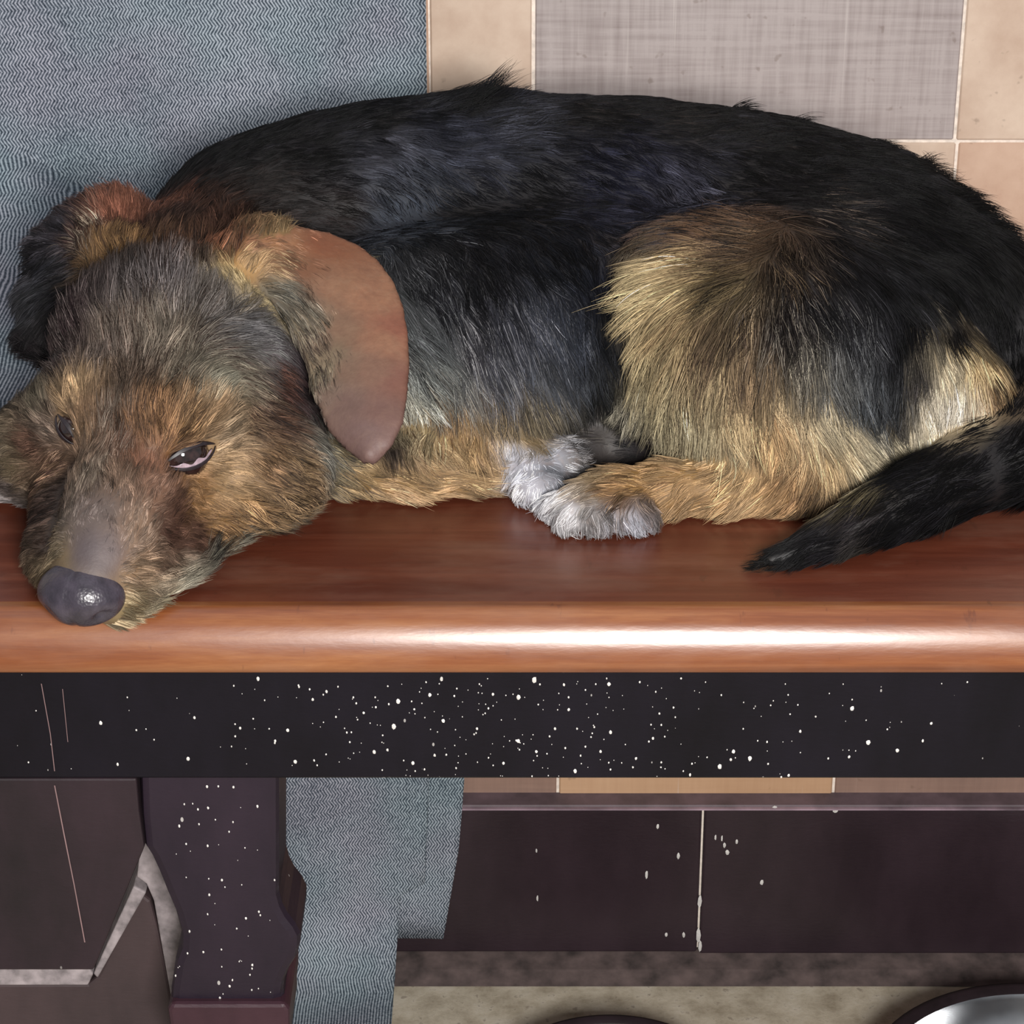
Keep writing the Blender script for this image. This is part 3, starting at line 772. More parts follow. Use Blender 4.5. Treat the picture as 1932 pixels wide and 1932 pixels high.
# px, py, colour, direction in the picture, length mm, lift, second colour, share of it
K = (17, 16, 19); KB = (24, 26, 36); G1 = (112, 112, 116)
A = [
 # muzzle and face
 (200, 1050, (112, 98, 98), (0, -1), 3, .15), (165, 1040, (98, 86, 88), (-.1, -1), 3, .15), (190, 960, (118, 104, 98), (0, -1), 4, .2), (170, 900, (100, 84, 70), (0, -1), 7, .3, (150, 132, 112), .4),
 (262, 1000, (158, 130, 108), (.5, -.8), 5, .25), (255, 1080, (160, 128, 96), (.9, .1), 7, .3), (240, 1140, (160, 140, 100), (.9, .3), 8, .3, (120, 96, 60), .3),
 (320, 1010, (78, 50, 38), (1, -.2), 6, .2), (370, 1000, (84, 56, 42), (1, -.1), 7, .2), (330, 960, (90, 60, 45), (1, -.4), 6, .2), (305, 1060, (120, 92, 72), (1, .1), 8, .25),
 (300, 1110, (165, 145, 118), (.9, .2), 9, .3), (340, 1130, (158, 150, 128), (1, .3), 9, .35), (290, 1155, (165, 150, 115), (.9, .4), 8, .3), (400, 1075, (50, 46, 40), (1, .15), 11, .3, (130, 124, 104), .25), (450, 1055, (58, 52, 44), (1, .1), 12, .3, (135, 128, 108), .35),
 (420, 985, (172, 128, 72), (1, .35), 7, .35, (90, 60, 36), .35), (370, 930, (160, 116, 66), (.9, .3), 6, .3), (470, 960, (168, 128, 74), (1, .4), 8, .4, (80, 56, 34), .4), (460, 1015, (160, 122, 72), (1, .4), 9, .4, (58, 44, 32), .4), (505, 1000, (64, 52, 42), (1, .3), 12, .3, (120, 110, 90), .25),
 (430, 900, (176, 140, 92), (1, .1), 7, .35), (500, 880, (140, 104, 64), (1, .3), 8, .35, (90, 66, 44), .4), (560, 880, (150, 118, 76), (1, .4), 9, .35, (80, 60, 44), .4), (540, 940, (150, 118, 76), (1, .6), 10, .3, (60, 46, 36), .45),
 (270, 870, (120, 76, 50), (.2, -1), 6, .25), (290, 920, (140, 104, 82), (.4, -.7), 5, .25), (230, 850, (96, 68, 52), (0, -1), 9, .35, (140, 116, 98), .35), (235, 910, (120, 94, 74), (0, -1), 8, .3), (205, 800, (92, 68, 52), (0, -1), 11, .4, (140, 122, 104), .4),
 (300, 790, (158, 112, 64), (.1, -1), 10, .45, (90, 62, 40), .35), (350, 800, (160, 120, 72), (.4, -1), 10, .45, (100, 70, 42), .35), (270, 820, (138, 96, 56), (0, -1), 9, .4, (84, 58, 38), .35), (420, 820, (180, 150, 112), (1, -.4), 9, .4), (400, 790, (160, 124, 80), (.7, -.7), 10, .4),
 (140, 750, (186, 148, 98), (-.3, -1), 9, .4), (160, 790, (130, 98, 66), (-.1, -1), 8, .35), (70, 760, (98, 88, 70), (-.6, -.8), 9, .35), (90, 810, (110, 92, 78), (-.4, -.4), 5, .3), (60, 840, (96, 66, 50), (-.8, -.1), 7, .3), (100, 880, (110, 82, 58), (-.6, .2), 7, .3, (76, 50, 42), .4), (150, 880, (120, 96, 76), (-.2, -.6), 7, .3),
 (60, 900, (90, 70, 52), (-.8, .3), 8, .3), (30, 880, (104, 88, 62), (-1, .2), 8, .3), (90, 960, (58, 42, 36), (-.7, -.1), 6, .25), (115, 930, (60, 46, 40), (-.6, -.2), 6, .25), (90, 1020, (64, 48, 40), (-.7, -.1), 6, .25), (110, 1060, (130, 112, 82), (-.7, .1), 6, .3), (85, 1080, (120, 100, 72), (-.8, .3), 7, .3),
 # forehead and crown
 (250, 740, (110, 90, 74), (0, -1), 14, .5, (60, 44, 34), .3), (340, 730, (124, 112, 94), (.2, -1), 13, .5, (80, 60, 44), .3), (400, 730, (136, 132, 112), (.7, -.7), 12, .45), (180, 700, (124, 108, 98), (-.2, -1), 15, .5, (60, 42, 38), .3),
 (120, 700, (64, 48, 46), (-.5, -.8), 14, .5, (120, 104, 96), .25), (80, 680, (42, 36, 38), (-.6, -.6), 10, .4), (150, 620, (50, 36, 38), (-.4, -1), 15, .45, (120, 104, 100), .25), (230, 650, (128, 112, 98), (-.2, -1), 17, .55, (84, 64, 52), .3), (310, 660, (134, 120, 102), (.1, -1), 17, .55, (80, 62, 50), .25),
 (250, 570, (112, 102, 100), (-.2, -1), 18, .6, (40, 32, 30), .4), (320, 560, (132, 122, 122), (.05, -1), 18, .6, (60, 48, 44), .35), (390, 580, (126, 116, 108), (.3, -1), 16, .55, (74, 60, 50), .35), (300, 510, (104, 90, 84), (0, -1), 18, .6, (56, 40, 34), .45), (370, 510, (110, 88, 74), (.1, -1), 16, .55, (60, 42, 34), .45), (240, 520, (80, 66, 58), (-.1, -1), 17, .55, (40, 32, 28), .4), (200, 560, (66, 56, 54), (-.2, -1), 14, .45),
 (440, 620, (116, 114, 116), (.9, -.2), 12, .4, (70, 66, 68), .3), (500, 640, (92, 88, 92), (1, .1), 12, .35, (150, 150, 146), .3), (440, 700, (130, 120, 100), (.9, .1), 12, .4, (80, 56, 44), .4), (520, 700, (98, 62, 48), (1, .3), 12, .35, (50, 34, 30), .4), (560, 720, (44, 28, 32), (1, .4), 11, .3), (590, 690, (26, 20, 26), (.8, .6), 9, .3), (540, 660, (60, 50, 54), (1, .4), 12, .3),  # near-black points under the ear: its shadow is put into the colour
 (460, 780, (132, 104, 74), (1, .1), 10, .4, (70, 46, 36), .4), (520, 790, (92, 62, 44), (1, .3), 10, .35, (50, 34, 30), .3), (580, 800, (60, 50, 50), (.9, .5), 10, .3, (140, 140, 128), .3), (600, 840, (124, 122, 110), (.9, .6), 11, .3, (70, 64, 58), .4),
 (460, 520, (205, 172, 104), (.1, -.8), 8, .35), (430, 545, (186, 160, 108), (-.2, -.7), 8, .35), (500, 535, (180, 160, 110), (.8, .3), 9, .3), (450, 470, (110, 66, 38), (.2, -1), 7, .3, (60, 38, 28), .4), (410, 560, (120, 112, 104), (0, -1), 12, .4),
 (400, 470, (118, 68, 38), (.1, -1), 11, .4, (60, 38, 28), .4), (340, 480, (92, 62, 42), (0, -1), 12, .4, (50, 38, 34), .4), (430, 430, (70, 44, 32), (.2, -1), 11, .35), (270, 500, (86, 66, 54), (0, -1), 13, .4), (210, 480, (140, 102, 50), (0, -1), 11, .4, (90, 62, 34), .4), (260, 440, (64, 42, 32), (0, -1), 11, .35), (320, 420, (52, 36, 30), (.1, -1), 11, .35),
 (220, 400, (140, 82, 56), (0, -1), 8, .3), (170, 430, (70, 50, 40), (-.5, -.8), 9, .35, (170, 150, 124), .3), (120, 430, (46, 44, 50), (-.7, -.5), 9, .35), (100, 500, (32, 32, 38), (-.5, .5), 9, .3), (70, 560, (44, 44, 48), (-.7, .5), 9, .35), (130, 560, (26, 24, 28), (-.3, .8), 9, .3), (90, 630, (40, 36, 38), (-.4, .8), 9, .3),
 # neck and shoulder, black
 (340, 330, K, (.5, -.6), 9, .2), (480, 270, K, (.8, -.3), 9, .2), (500, 360, (34, 28, 26), (.7, -.3), 9, .2), (600, 300, K, (1, -.1), 10, .2), (640, 400, (32, 26, 25), (1, .2), 10, .2), (700, 230, K, (1, 0), 10, .2), (740, 330, (66, 70, 82), (.8, .6), 12, .2, (24, 24, 30), .45), (755, 390, (60, 68, 80), (.5, .9), 12, .2, (22, 22, 28), .5), (710, 290, (50, 50, 58), (.9, .4), 11, .2),
 (860, 260, (44, 46, 58), (1, .1), 13, .2), (950, 240, (54, 56, 68), (1, .1), 13, .2, (24, 24, 28), .5), (880, 200, K, (1, -.3), 13, .25), (1100, 210, K, (1, .05), 11, .15), (1300, 230, K, (1, .1), 11, .15), (1500, 270, K, (1, .2), 12, .18), (1650, 330, K, (1, .2), 13, .22), (1780, 380, K, (1, .3), 14, .3),
 (860, 400, K, (.8, .6), 12, .15), (1000, 360, (20, 20, 24), (.9, .5), 12, .15), (1150, 330, (26, 27, 42), (.9, .5), 12, .15), (1220, 400, (30, 30, 42), (.7, .8), 14, .2), (1280, 380, (66, 66, 80), (.6, .9), 14, .25, (24, 24, 34), .5), (1050, 480, (22, 24, 30), (.5, 1), 15, .15), (900, 520, (22, 22, 26), (.4, 1), 15, .15), (1150, 520, (26, 28, 38), (.4, 1), 15, .15),
 (830, 560, (34, 34, 40), (.5, 1), 16, .2, (120, 122, 126), .12), (880, 640, (50, 48, 54), (.4, 1), 17, .2, (160, 158, 160), .18), (960, 620, (56, 58, 68), (.5, 1), 17, .2, (130, 130, 138), .15), (1060, 640, (46, 50, 60), (.4, 1), 17, .2, (110, 112, 120), .12), (1160, 640, (26, 28, 34), (.3, 1), 15, .15),
 (800, 630, (90, 94, 96), (.7, .8), 18, .25, (44, 44, 48), .4), (800, 690, (128, 132, 128), (.7, .8), 18, .25, (52, 54, 56), .35), (790, 750, (176, 176, 160), (.7, .8), 16, .25, (60, 60, 58), .25), (860, 720, (86, 86, 86), (.5, 1), 18, .25, (140, 138, 128), .3), (940, 710, (76, 78, 88), (.4, 1), 18, .2, (130, 130, 132), .2), (1040, 710, (60, 64, 72), (.4, 1), 17, .2), (1130, 730, (30, 32, 34), (.3, 1), 15, .15),
 (850, 780, (166, 130, 78), (-.1, 1), 16, .3, (110, 78, 48), .3), (790, 810, (186, 164, 118), (-.1, 1), 14, .3, (110, 84, 56), .3), (940, 770, (148, 124, 84), (.4, .9), 18, .3, (74, 64, 54), .35), (1010, 770, (124, 110, 80), (.5, .9), 17, .3, (60, 54, 50), .35), (1080, 790, (64, 60, 54), (.3, 1), 14, .25), (900, 840, (176, 140, 84), (.1, 1), 13, .3, (130, 96, 56), .3), (1000, 830, (150, 124, 78), (.5, .8), 12, .3),
 (740, 850, (60, 50, 44), (.4, 1), 10, .25), (620, 870, (130, 118, 88), (.9, .5), 11, .3, (70, 66, 62), .4), (670, 900, (164, 132, 80), (1, .3), 10, .25, (80, 70, 60), .25), (760, 905, (178, 142, 86), (1, .15), 10, .25, (130, 96, 58), .3), (860, 900, (180, 144, 88), (1, 0), 10, .25, (130, 98, 58), .3), (930, 890, (176, 142, 92), (1, -.05), 8, .25),
 (740, 925, (196, 156, 106), (1, .1), 12, .2), (850, 925, (190, 150, 98), (1, -.1), 11, .2),
 # paws
 (970, 865, (214, 214, 224), (-.6, .6), 6, .25), (990, 890, (200, 202, 214), (-.5, .8), 6, .25), (1010, 915, (222, 222, 232), (-.2, 1), 6, .25), (1035, 915, (170, 172, 182), (0, 1), 6, .25), (1045, 890, (112, 116, 124), (.1, .9), 6, .25, (60, 60, 68), .3), (1045, 862, (188, 190, 200), (.5, -.4), 6, .25), (1090, 865, (130, 126, 126), (.9, 0), 7, .25),
 (1030, 950, (226, 226, 232), (-.7, .6), 7, .25), (1075, 960, (228, 226, 230), (-.3, 1), 7, .25), (1080, 985, (220, 218, 220), (0, 1), 7, .25), (1115, 975, (120, 112, 108), (.1, 1), 7, .25, (200, 196, 196), .4), (1150, 980, (160, 158, 164), (.2, 1), 8, .25, (100, 88, 84), .3), (1195, 982, (188, 190, 202), (.7, .7), 7, .25), (1100, 935, (186, 170, 150), (-.5, .4), 7, .25), (1215, 960, (80, 66, 58), (.6, .6), 7, .25),
 (1150, 920, (160, 120, 70), (-.8, .2), 9, .25, (110, 76, 44), .3), (1175, 950, (100, 70, 46), (-.5, .6), 9, .25, (170, 140, 110), .25), (1130, 900, (150, 124, 84), (-.9, .1), 9, .25), (1200, 915, (170, 128, 68), (-.9, .1), 9, .25, (110, 78, 44), .3),
 (1150, 825, (54, 48, 46), (-.9, .2), 9, .2, (120, 112, 100), .3), (1200, 838, (28, 24, 28), (-1, .1), 9, .15), (1110, 845, (84, 80, 80), (-.9, .3), 8, .25), (1240, 845, (36, 30, 30), (-1, .1), 8, .15), (1120, 870, (60, 52, 48), (-.9, .1), 7, .2),
 (1280, 905, (178, 138, 80), (-.9, .3), 10, .25, (130, 92, 50), .3), (1300, 935, (170, 132, 82), (-.8, .5), 10, .25), (1360, 900, (182, 142, 84), (-.8, .3), 11, .25, (130, 94, 50), .3), (1420, 930, (188, 150, 96), (-.8, .5), 12, .2), (1480, 880, (172, 130, 72), (-.6, .6), 12, .25, (130, 90, 46), .3), (1520, 920, (160, 120, 70), (-.5, .8), 12, .25, (104, 76, 46), .35), (1420, 870, (184, 146, 88), (-.5, .8), 13, .25),
 # thigh
 (1330, 500, (176, 146, 92), (-1, .15), 24, .4, (120, 88, 52), .3), (1270, 525, (196, 172, 116), (-1, .2), 24, .4), (1350, 440, (112, 78, 50), (-.8, -.2), 16, .35, (40, 34, 32), .35), (1400, 470, (92, 68, 44), (-.9, .1), 18, .35, (36, 30, 28), .4), (1300, 450, (90, 68, 50), (-.7, .1), 14, .3, (40, 40, 50), .4),
 (1380, 540, (96, 80, 48), (-.8, .5), 22, .35, (38, 32, 28), .35), (1290, 590, (184, 154, 98), (-.6, .9), 24, .35, (130, 100, 60), .25), (1240, 650, (186, 164, 112), (-.3, 1), 22, .35, (130, 110, 70), .25), (1250, 740, (176, 160, 116), (-.2, 1), 22, .3, (110, 96, 68), .3), (1200, 770, (150, 142, 120), (-.7, .8), 16, .3, (90, 84, 74), .3),
 (1340, 620, (120, 96, 64), (-.4, 1), 22, .3, (56, 40, 32), .4), (1400, 600, (60, 46, 36), (-.3, 1), 20, .25, (150, 124, 84), .25), (1330, 700, (176, 152, 104), (-.1, 1), 22, .3, (84, 64, 44), .3), (1420, 680, (140, 112, 74), (-.1, 1), 22, .3, (56, 42, 34), .4), (1480, 600, (40, 34, 34), (0, 1), 20, .25, (140, 130, 116), .15),
 (1320, 790, (188, 172, 128), (.1, 1), 18, .3, (120, 104, 72), .3), (1400, 770, (196, 166, 112), (.1, 1), 20, .3, (130, 104, 64), .25), (1450, 810, (196, 156, 96), (.2, 1), 18, .3, (150, 110, 60), .3), (1380, 840, (160, 140, 100), (.3, 1), 14, .3), (1500, 740, (176, 152, 108), (.2, 1), 20, .3, (110, 90, 64), .3), (1520, 660, (80, 74, 66), (.1, 1), 20, .25, (170, 160, 136), .3),
 (1570, 700, (120, 120, 116), (.2, 1), 20, .25, (50, 52, 56), .4), (1620, 720, (84, 90, 96), (.2, 1), 20, .25, (40, 42, 46), .45), (1600, 620, (44, 44, 48), (.1, 1), 19, .2, (120, 122, 124), .15), (1680, 640, (28, 28, 32), (.1, 1), 18, .2), (1680, 740, (40, 42, 46), (.1, 1), 18, .2, (100, 104, 108), .15), (1640, 790, (70, 72, 74), (.5, .9), 17, .25, (150, 142, 124), .3), (1700, 790, (36, 34, 38), (.3, .9), 15, .2),
 (1560, 790, (184, 166, 126), (.5, .9), 18, .25, (110, 100, 80), .25), (1620, 840, (200, 184, 146), (.7, .7), 16, .25, (130, 112, 84), .2), (1560, 850, (196, 162, 106), (.4, .9), 16, .25), (1700, 845, (208, 192, 152), (.8, .5), 14, .25), (1640, 880, (176, 160, 124), (.6, .6), 12, .25, (90, 80, 60), .3),
 (1750, 780, (222, 206, 174), (.2, 1), 15, .25), (1795, 740, (238, 226, 204), (.05, 1), 16, .25), (1790, 690, (220, 200, 158), (.05, 1), 15, .3), (1840, 680, (206, 176, 116), (.05, 1), 15, .3, (120, 90, 50), .25), (1840, 760, (226, 208, 176), (.1, 1), 14, .25, (160, 120, 70), .25), (1875, 740, (150, 112, 60), (.2, 1), 13, .3, (60, 44, 34), .3), (1810, 810, (216, 196, 158), (-.3, 1), 12, .25),
 (1740, 690, (40, 36, 38), (.1, 1), 15, .2), (1800, 620, K, (.2, 1), 14, .2), (1700, 520, (24, 24, 27), (.5, .8), 16, .2), (1750, 450, K, (.6, .6), 16, .25), (1550, 400, (30, 27, 28), (.5, .5), 16, .25, (90, 76, 64), .15), (1600, 500, (26, 25, 28), (.4, .9), 18, .2), (1450, 380, (24, 22, 24), (.6, .4), 14, .2), (1480, 500, (44, 36, 32), (.2, 1), 18, .25, (110, 88, 60), .25), (1400, 330, K, (.8, .4), 12, .15), (1560, 570, (32, 31, 34), (.2, 1), 18, .2, (110, 108, 104), .1),
 (1860, 500, K, (.5, .8), 14, .25), (1900, 640, K, (.2, 1), 13, .2), (1910, 760, K, (0, 1), 12, .2), (1925, 560, K, (.4, 1), 12, .2),
 # tail
 (1900, 870, K, (-.7, .5), 14, .2), (1925, 900, K, (-.8, .5), 14, .2), (1915, 820, K, (-.2, 1), 12, .2), (1902, 700, K, (.1, 1), 12, .2), (1892, 640, K, (.2, 1), 12, .2), (1800, 640, (28, 25, 26), (.1, 1), 13, .2), (1860, 640, K, (.1, 1), 12, .2),
 (1880, 860, K, (-.8, .5), 14, .15), (1800, 890, K, (-.9, .4), 16, .15), (1720, 920, (26, 25, 27), (-.9, .4), 17, .15), (1650, 960, (34, 30, 34), (-.9, .4), 18, .15), (1580, 990, (32, 30, 34), (-.9, .4), 18, .12), (1500, 1040, (26, 26, 28), (-.95, .25), 16, .1), (1620, 925, (112, 100, 66), (-1, .2), 16, .2, (48, 42, 40), .45), (1560, 950, (112, 86, 52), (-.9, .5), 16, .2, (50, 40, 36), .35), (1800, 930, K, (-.9, .5), 14, .15), (1700, 990, K, (-.9, .5), 14, .1),
 # sleeve of the far foreleg
 (5, 850, (128, 112, 88), (-1, .1), 7, .2), (20, 920, (96, 84, 78), (-1, .1), 7, .2), (10, 945, (150, 140, 138), (-1, .1), 7, .2),
]
EARA = [
 (620, 540, (138, 100, 76), (.6, .8), 2.2, .1), (700, 560, (152, 108, 82), (.5, .9), 1.8, .1), (725, 640, (146, 104, 80), (.3, 1), 1.8, .1), (700, 700, (124, 92, 76), (.2, 1), 1.8, .1), (720, 780, (112, 82, 74), (.1, 1), 1.8, .1), (690, 820, (112, 88, 84), (0, 1), 2, .1),
 (650, 760, (108, 84, 76), (.2, 1), 2, .12), (575, 620, (128, 116, 94), (.5, .9), 12, .22, (66, 56, 50), .45), (600, 640, (116, 96, 78), (.4, .9), 9, .2, (80, 64, 54), .4), (610, 700, (130, 118, 96), (.4, .95), 9, .2, (70, 58, 52), .45), (650, 700, (118, 92, 76), (.3, 1), 4, .15, (88, 70, 60), .3), (640, 620, (126, 96, 76), (.4, .9), 3, .12), (560, 570, (96, 86, 72), (.6, .8), 12, .18, (140, 134, 116), .35), (520, 540, (110, 106, 92), (.8, .5), 12, .2, (60, 60, 58), .4), (590, 680, (120, 106, 84), (.4, .95), 9, .15, (74, 62, 54), .4),
 (620, 740, (112, 92, 80), (.4, .9), 5, .15), (540, 445, (150, 106, 74), (.8, .2), 5, .2), (480, 455, (134, 88, 56), (.6, -.3), 5, .2), (475, 500, (180, 142, 88), (.3, -.6), 7, .25), (600, 460, (128, 76, 50), (.9, .4), 4, .15), (745, 620, (136, 84, 66), (.2, 1), 2, .1), (755, 720, (118, 78, 66), (0, 1), 2, .1), (520, 490, (120, 86, 58), (.8, .4), 9, .2, (170, 146, 98), .3), (570, 510, (118, 78, 54), (.8, .6), 6, .15),
]
def anchors(T):
    P, Dv, col, ln, lf, c2, fr = [], [], [], [], [], [], []
    for a in T:
        p, n = hit(a[0], a[1]); d = RT * a[3][0] - UP * a[3][1]
        d = d - n * (d @ n) * .8; d /= np.linalg.norm(d) + 1e-9
        P.append(p); Dv.append(d); col.append(lin(a[2])); ln.append(a[4] * .001); lf.append(a[5])
        if len(a) > 6: c2.append(lin(a[6])); fr.append(a[7])
        else: c2.append(lin(a[2])); fr.append(0.0)
    return [np.array(x, float) for x in (P, Dv, col, ln, lf, c2, fr)]
TB, TE = anchors(A), anchors(EARA)
def field(P, T, k=4, power=3.0):
    out = [np.zeros((len(P), 3)), np.zeros((len(P), 3)), np.zeros(len(P)), np.zeros(len(P)), np.zeros((len(P), 3)), np.zeros(len(P))]
    for i in range(0, len(P), 20000):
        q = P[i:i + 20000]; d2 = ((q[:, None, :] - T[0][None]) ** 2).sum(-1)
        nn = np.argpartition(d2, k, axis=1)[:, :k]; dd = np.take_along_axis(d2, nn, 1)
        w_ = 1.0 / (dd + 4e-6) ** (power / 2); w_ /= w_.sum(1, keepdims=True)
        for o, X in zip(out, (T[1], T[2], T[3], T[4], T[5], T[6])):
            g_ = X[nn]; o[i:i + 20000] = (g_ * (w_[..., None] if g_.ndim == 3 else w_)).sum(1)
    return out
def on_ear(P):
    m = np.all((P > allp.min(0) - .005) & (P < allp.max(0) + .005), axis=1); r = np.zeros(len(P), bool)
    if m.any(): r[m] = ear_sdf(P[m]) < .0010
    return r
# skin colour under the coat
def skin_cols(P):
    f = field(P, TB); c = f[1] * (1 - f[5][:, None] * .5) + f[4] * f[5][:, None] * .5
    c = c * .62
    e = on_ear(P)
    if e.any(): fe = field(P[e], TE, 4); c[e] = fe[1] * .95
    return c
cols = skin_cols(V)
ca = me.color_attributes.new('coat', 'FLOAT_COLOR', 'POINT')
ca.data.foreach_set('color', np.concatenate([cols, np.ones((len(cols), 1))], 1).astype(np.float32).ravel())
s_ = NT('dog skin'); at = s_.n('ShaderNodeAttribute', _attribute_name='coat')
nz = s_.noise(s_.coord(), 300.0, 4)
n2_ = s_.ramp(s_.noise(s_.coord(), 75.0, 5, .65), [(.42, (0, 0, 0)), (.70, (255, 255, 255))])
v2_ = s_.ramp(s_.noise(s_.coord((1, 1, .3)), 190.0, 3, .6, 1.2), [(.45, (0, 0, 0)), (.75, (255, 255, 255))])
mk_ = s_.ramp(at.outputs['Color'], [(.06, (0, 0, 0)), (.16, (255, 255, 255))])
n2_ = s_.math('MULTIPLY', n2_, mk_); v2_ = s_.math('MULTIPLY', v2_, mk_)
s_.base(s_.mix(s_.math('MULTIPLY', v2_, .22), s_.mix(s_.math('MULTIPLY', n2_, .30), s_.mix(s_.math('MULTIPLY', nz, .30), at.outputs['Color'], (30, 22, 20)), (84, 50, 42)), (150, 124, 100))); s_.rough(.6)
s_.bump(s_.noise(s_.coord(), 700.0, 3), .25, .0006)
M_skin = s_.m
dog = empty('dog', ORG, 'rough coated black and tan dog curled up on the bench, chin on its edge', 'dog')
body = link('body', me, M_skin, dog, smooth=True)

# ------------------------------------------------------------------ roots
TRI = np.concatenate([FQ[:, [0, 1, 2]], FQ[:, [0, 2, 3]]])
a_, b_, c_ = V[TRI[:, 0]], V[TRI[:, 1]], V[TRI[:, 2]]
cr = np.cross(b_ - a_, c_ - a_); ar = np.linalg.norm(cr, axis=1) / 2; tn = cr / (2 * ar[:, None] + 1e-12)
tc_ = (a_ + b_ + c_) / 3
vdir = CAM - tc_; vdir /= np.linalg.norm(vdir, axis=1, keepdims=True)
vis = (tn * vdir).sum(1)
wt = np.where(vis > -.25, 1.0, .22)
under = (tc_[:, 2] < H + .0025) & (tc_[:, 1] > 0); wt[under] = 0
head = (tc_[:, 0] < S(620, 800, .04)[0]) & (tc_[:, 1] < .20); wt[head] *= 2.0
wt *= ar; wt /= wt.sum()
NH = 300000
ti = rng.choice(len(TRI), NH, p=wt)
u = rng.random((NH, 2)); fl_ = u.sum(1) > 1; u[fl_] = 1 - u[fl_]
roots = a_[ti] + (b_ - a_)[ti] * u[:, :1] + (c_ - a_)[ti] * u[:, 1:]
# smooth normals
vn = np.zeros_like(V)
for j in range(3): np.add.at(vn, TRI[:, j], cr)
vn /= np.linalg.norm(vn, axis=1, keepdims=True) + 1e-12
nrm = vn[TRI[ti, 0]] * (1 - u.sum(1))[:, None] + vn[TRI[ti, 1]] * u[:, :1] + vn[TRI[ti, 2]] * u[:, 1:]
nrm /= np.linalg.norm(nrm, axis=1, keepdims=True)
ear_m = on_ear(roots)
# bare places: nose, eyes
NOSE = S(155, 1117, .0155)
ok = np.ones(NH, bool)
def pix(P):
    q = P - CAM; dep = q @ FW
    return 966 + F * (q @ RT) / dep, 966 - F * (q @ UP) / dep
ok &= np.linalg.norm(roots - NOSE, axis=1) > .0168
for c, x_, y_, z_, W_ in EYES:
    q = roots - c; ok &= ~((((q @ x_) / (W_ * 1.02)) ** 2 + ((q @ y_) / .0052) ** 2 < 1) & (np.abs(q @ z_) < .02))
ok &= ~(ear_m & (rng.random(NH) < .2))
roots, nrm, ear_m = roots[ok], nrm[ok], ear_m[ok]; NH = len(roots)
fb = field(roots, TB); 
if ear_m.any():
    fe = field(roots[ear_m], TE)
    for x, y in zip(fb, fe): x[ear_m] = y
Dr, col, ln, lf, c2, fr = fb
# ------------------------------------------------------------------ tail and tufts
TAILP = catmull([S(1915, 650, .042), S(1985, 760, .030), S(1940, 850, .021), S(1850, 885, .0180), S(1740, 932, .0155), S(1640, 980, .0120), S(1540, 1026, .0080), S(1455, 1058, .0040)], 29)
TAILR = catmull(np.array([.028, .025, .0215, .0185, .0165, .0130, .0085, .0030]), 29)
tdir = np.zeros((NH, 3)); bd = np.full(NH, 9.0); tt_ = np.zeros(NH)
for i in range(len(TAILP) - 1):
    a0_, b0_ = TAILP[i], TAILP[i + 1]; ba = b0_ - a0_
    h_ = np.clip(((roots - a0_) @ ba) / (ba @ ba), 0, 1)
    d_ = np.linalg.norm(roots - a0_ - h_[:, None] * ba, axis=1) - (TAILR[i] + (TAILR[i + 1] - TAILR[i]) * h_)
    m_ = d_ < bd; bd[m_] = d_[m_]; tdir[m_] = ba / np.linalg.norm(ba); tt_[m_] = (i + h_[m_]) / 4
m_ = (bd < .003) & (tt_ > 1.3)
Dr[m_] = tdir[m_] + nrm[m_] * .0; ln[m_] = np.interp(tt_[m_], [0, 4, 6, 7], [.014, .018, .017, .014]); lf[m_] = .10
m2 = (bd < .0045) & (tt_ > .3) & (pix(roots)[0] > 1690); col[m2] = lin((20, 19, 22)); fr[m2] = 0
for px, py, dx, dy, L_, li, rr in ((890, 190, .5, -1, 24, .75, .010), (905, 186, .2, -1, 24, .8, .006), (850, 192, .8, -.6, 18, .5, .014), (962, 184, -.1, -1, 9, .8, .006), (1385, 205, 0, -1, 12, .8, .004), (1500, 228, 0, -1, 10, .8, .004),
                                 (1755, 290, .1, -1, 16, .75, .008), (1790, 310, .3, -1, 16, .7, .010), (1840, 350, .7, -.8, 18, .7, .014), (1880, 420, 1, -.5, 18, .7, .016), (1660, 262, .4, -.8, 11, .5, .010), (150, 400, -.8, -.5, 10, .5, .012), (60, 480, -1, -.3, 9, .5, .012), (230, 375, -.1, -1, 7, .6, .010)):
    p_, n_ = hit(px, py); w_ = np.clip(1 - np.linalg.norm(roots - p_, axis=1) / rr, 0, 1) ** .5
    dd = RT * dx - UP * dy
    Dr += w_[:, None] * dd * 1.5; ln += w_ * (L_ * .001 - ln); lf += w_ * (li - lf)
# ------------------------------------------------------------------ strands
def vnoise(P, s, seed):
    r = np.random.default_rng(seed); o = np.zeros((len(P), 3))
    for k in range(4):
        kv = r.normal(size=(3, 3)) * s * (1 + k * .7); ph = r.random(3) * 6.28
        o += np.sin(P @ kv.T + ph) / (1 + k * .5)
    return o / 2.2
Dr = Dr + vnoise(roots, 130, 3) * .30 + vnoise(roots, 420, 4) * .28 + rng.normal(size=(NH, 3)) * .10
Dr -= nrm * (Dr * nrm).sum(1, keepdims=True); Dr /= np.linalg.norm(Dr, axis=1, keepdims=True) + 1e-9
ln = ln * rng.uniform(.6, 1.25, NH) * np.where(rng.random(NH) < .03, 1.35, 1)
lf = np.clip(lf * 1.0 * rng.uniform(.6, 1.4, NH), .04, .8)
d0 = Dr * np.sqrt(1 - lf[:, None] ** 2) + nrm * lf[:, None]
NP = 6
ts = np.linspace(0, 1, NP)
bend = .55
pts = np.zeros((NH, NP, 3)); pts[:, 0] = roots - nrm * .0004
dirv = d0.copy()
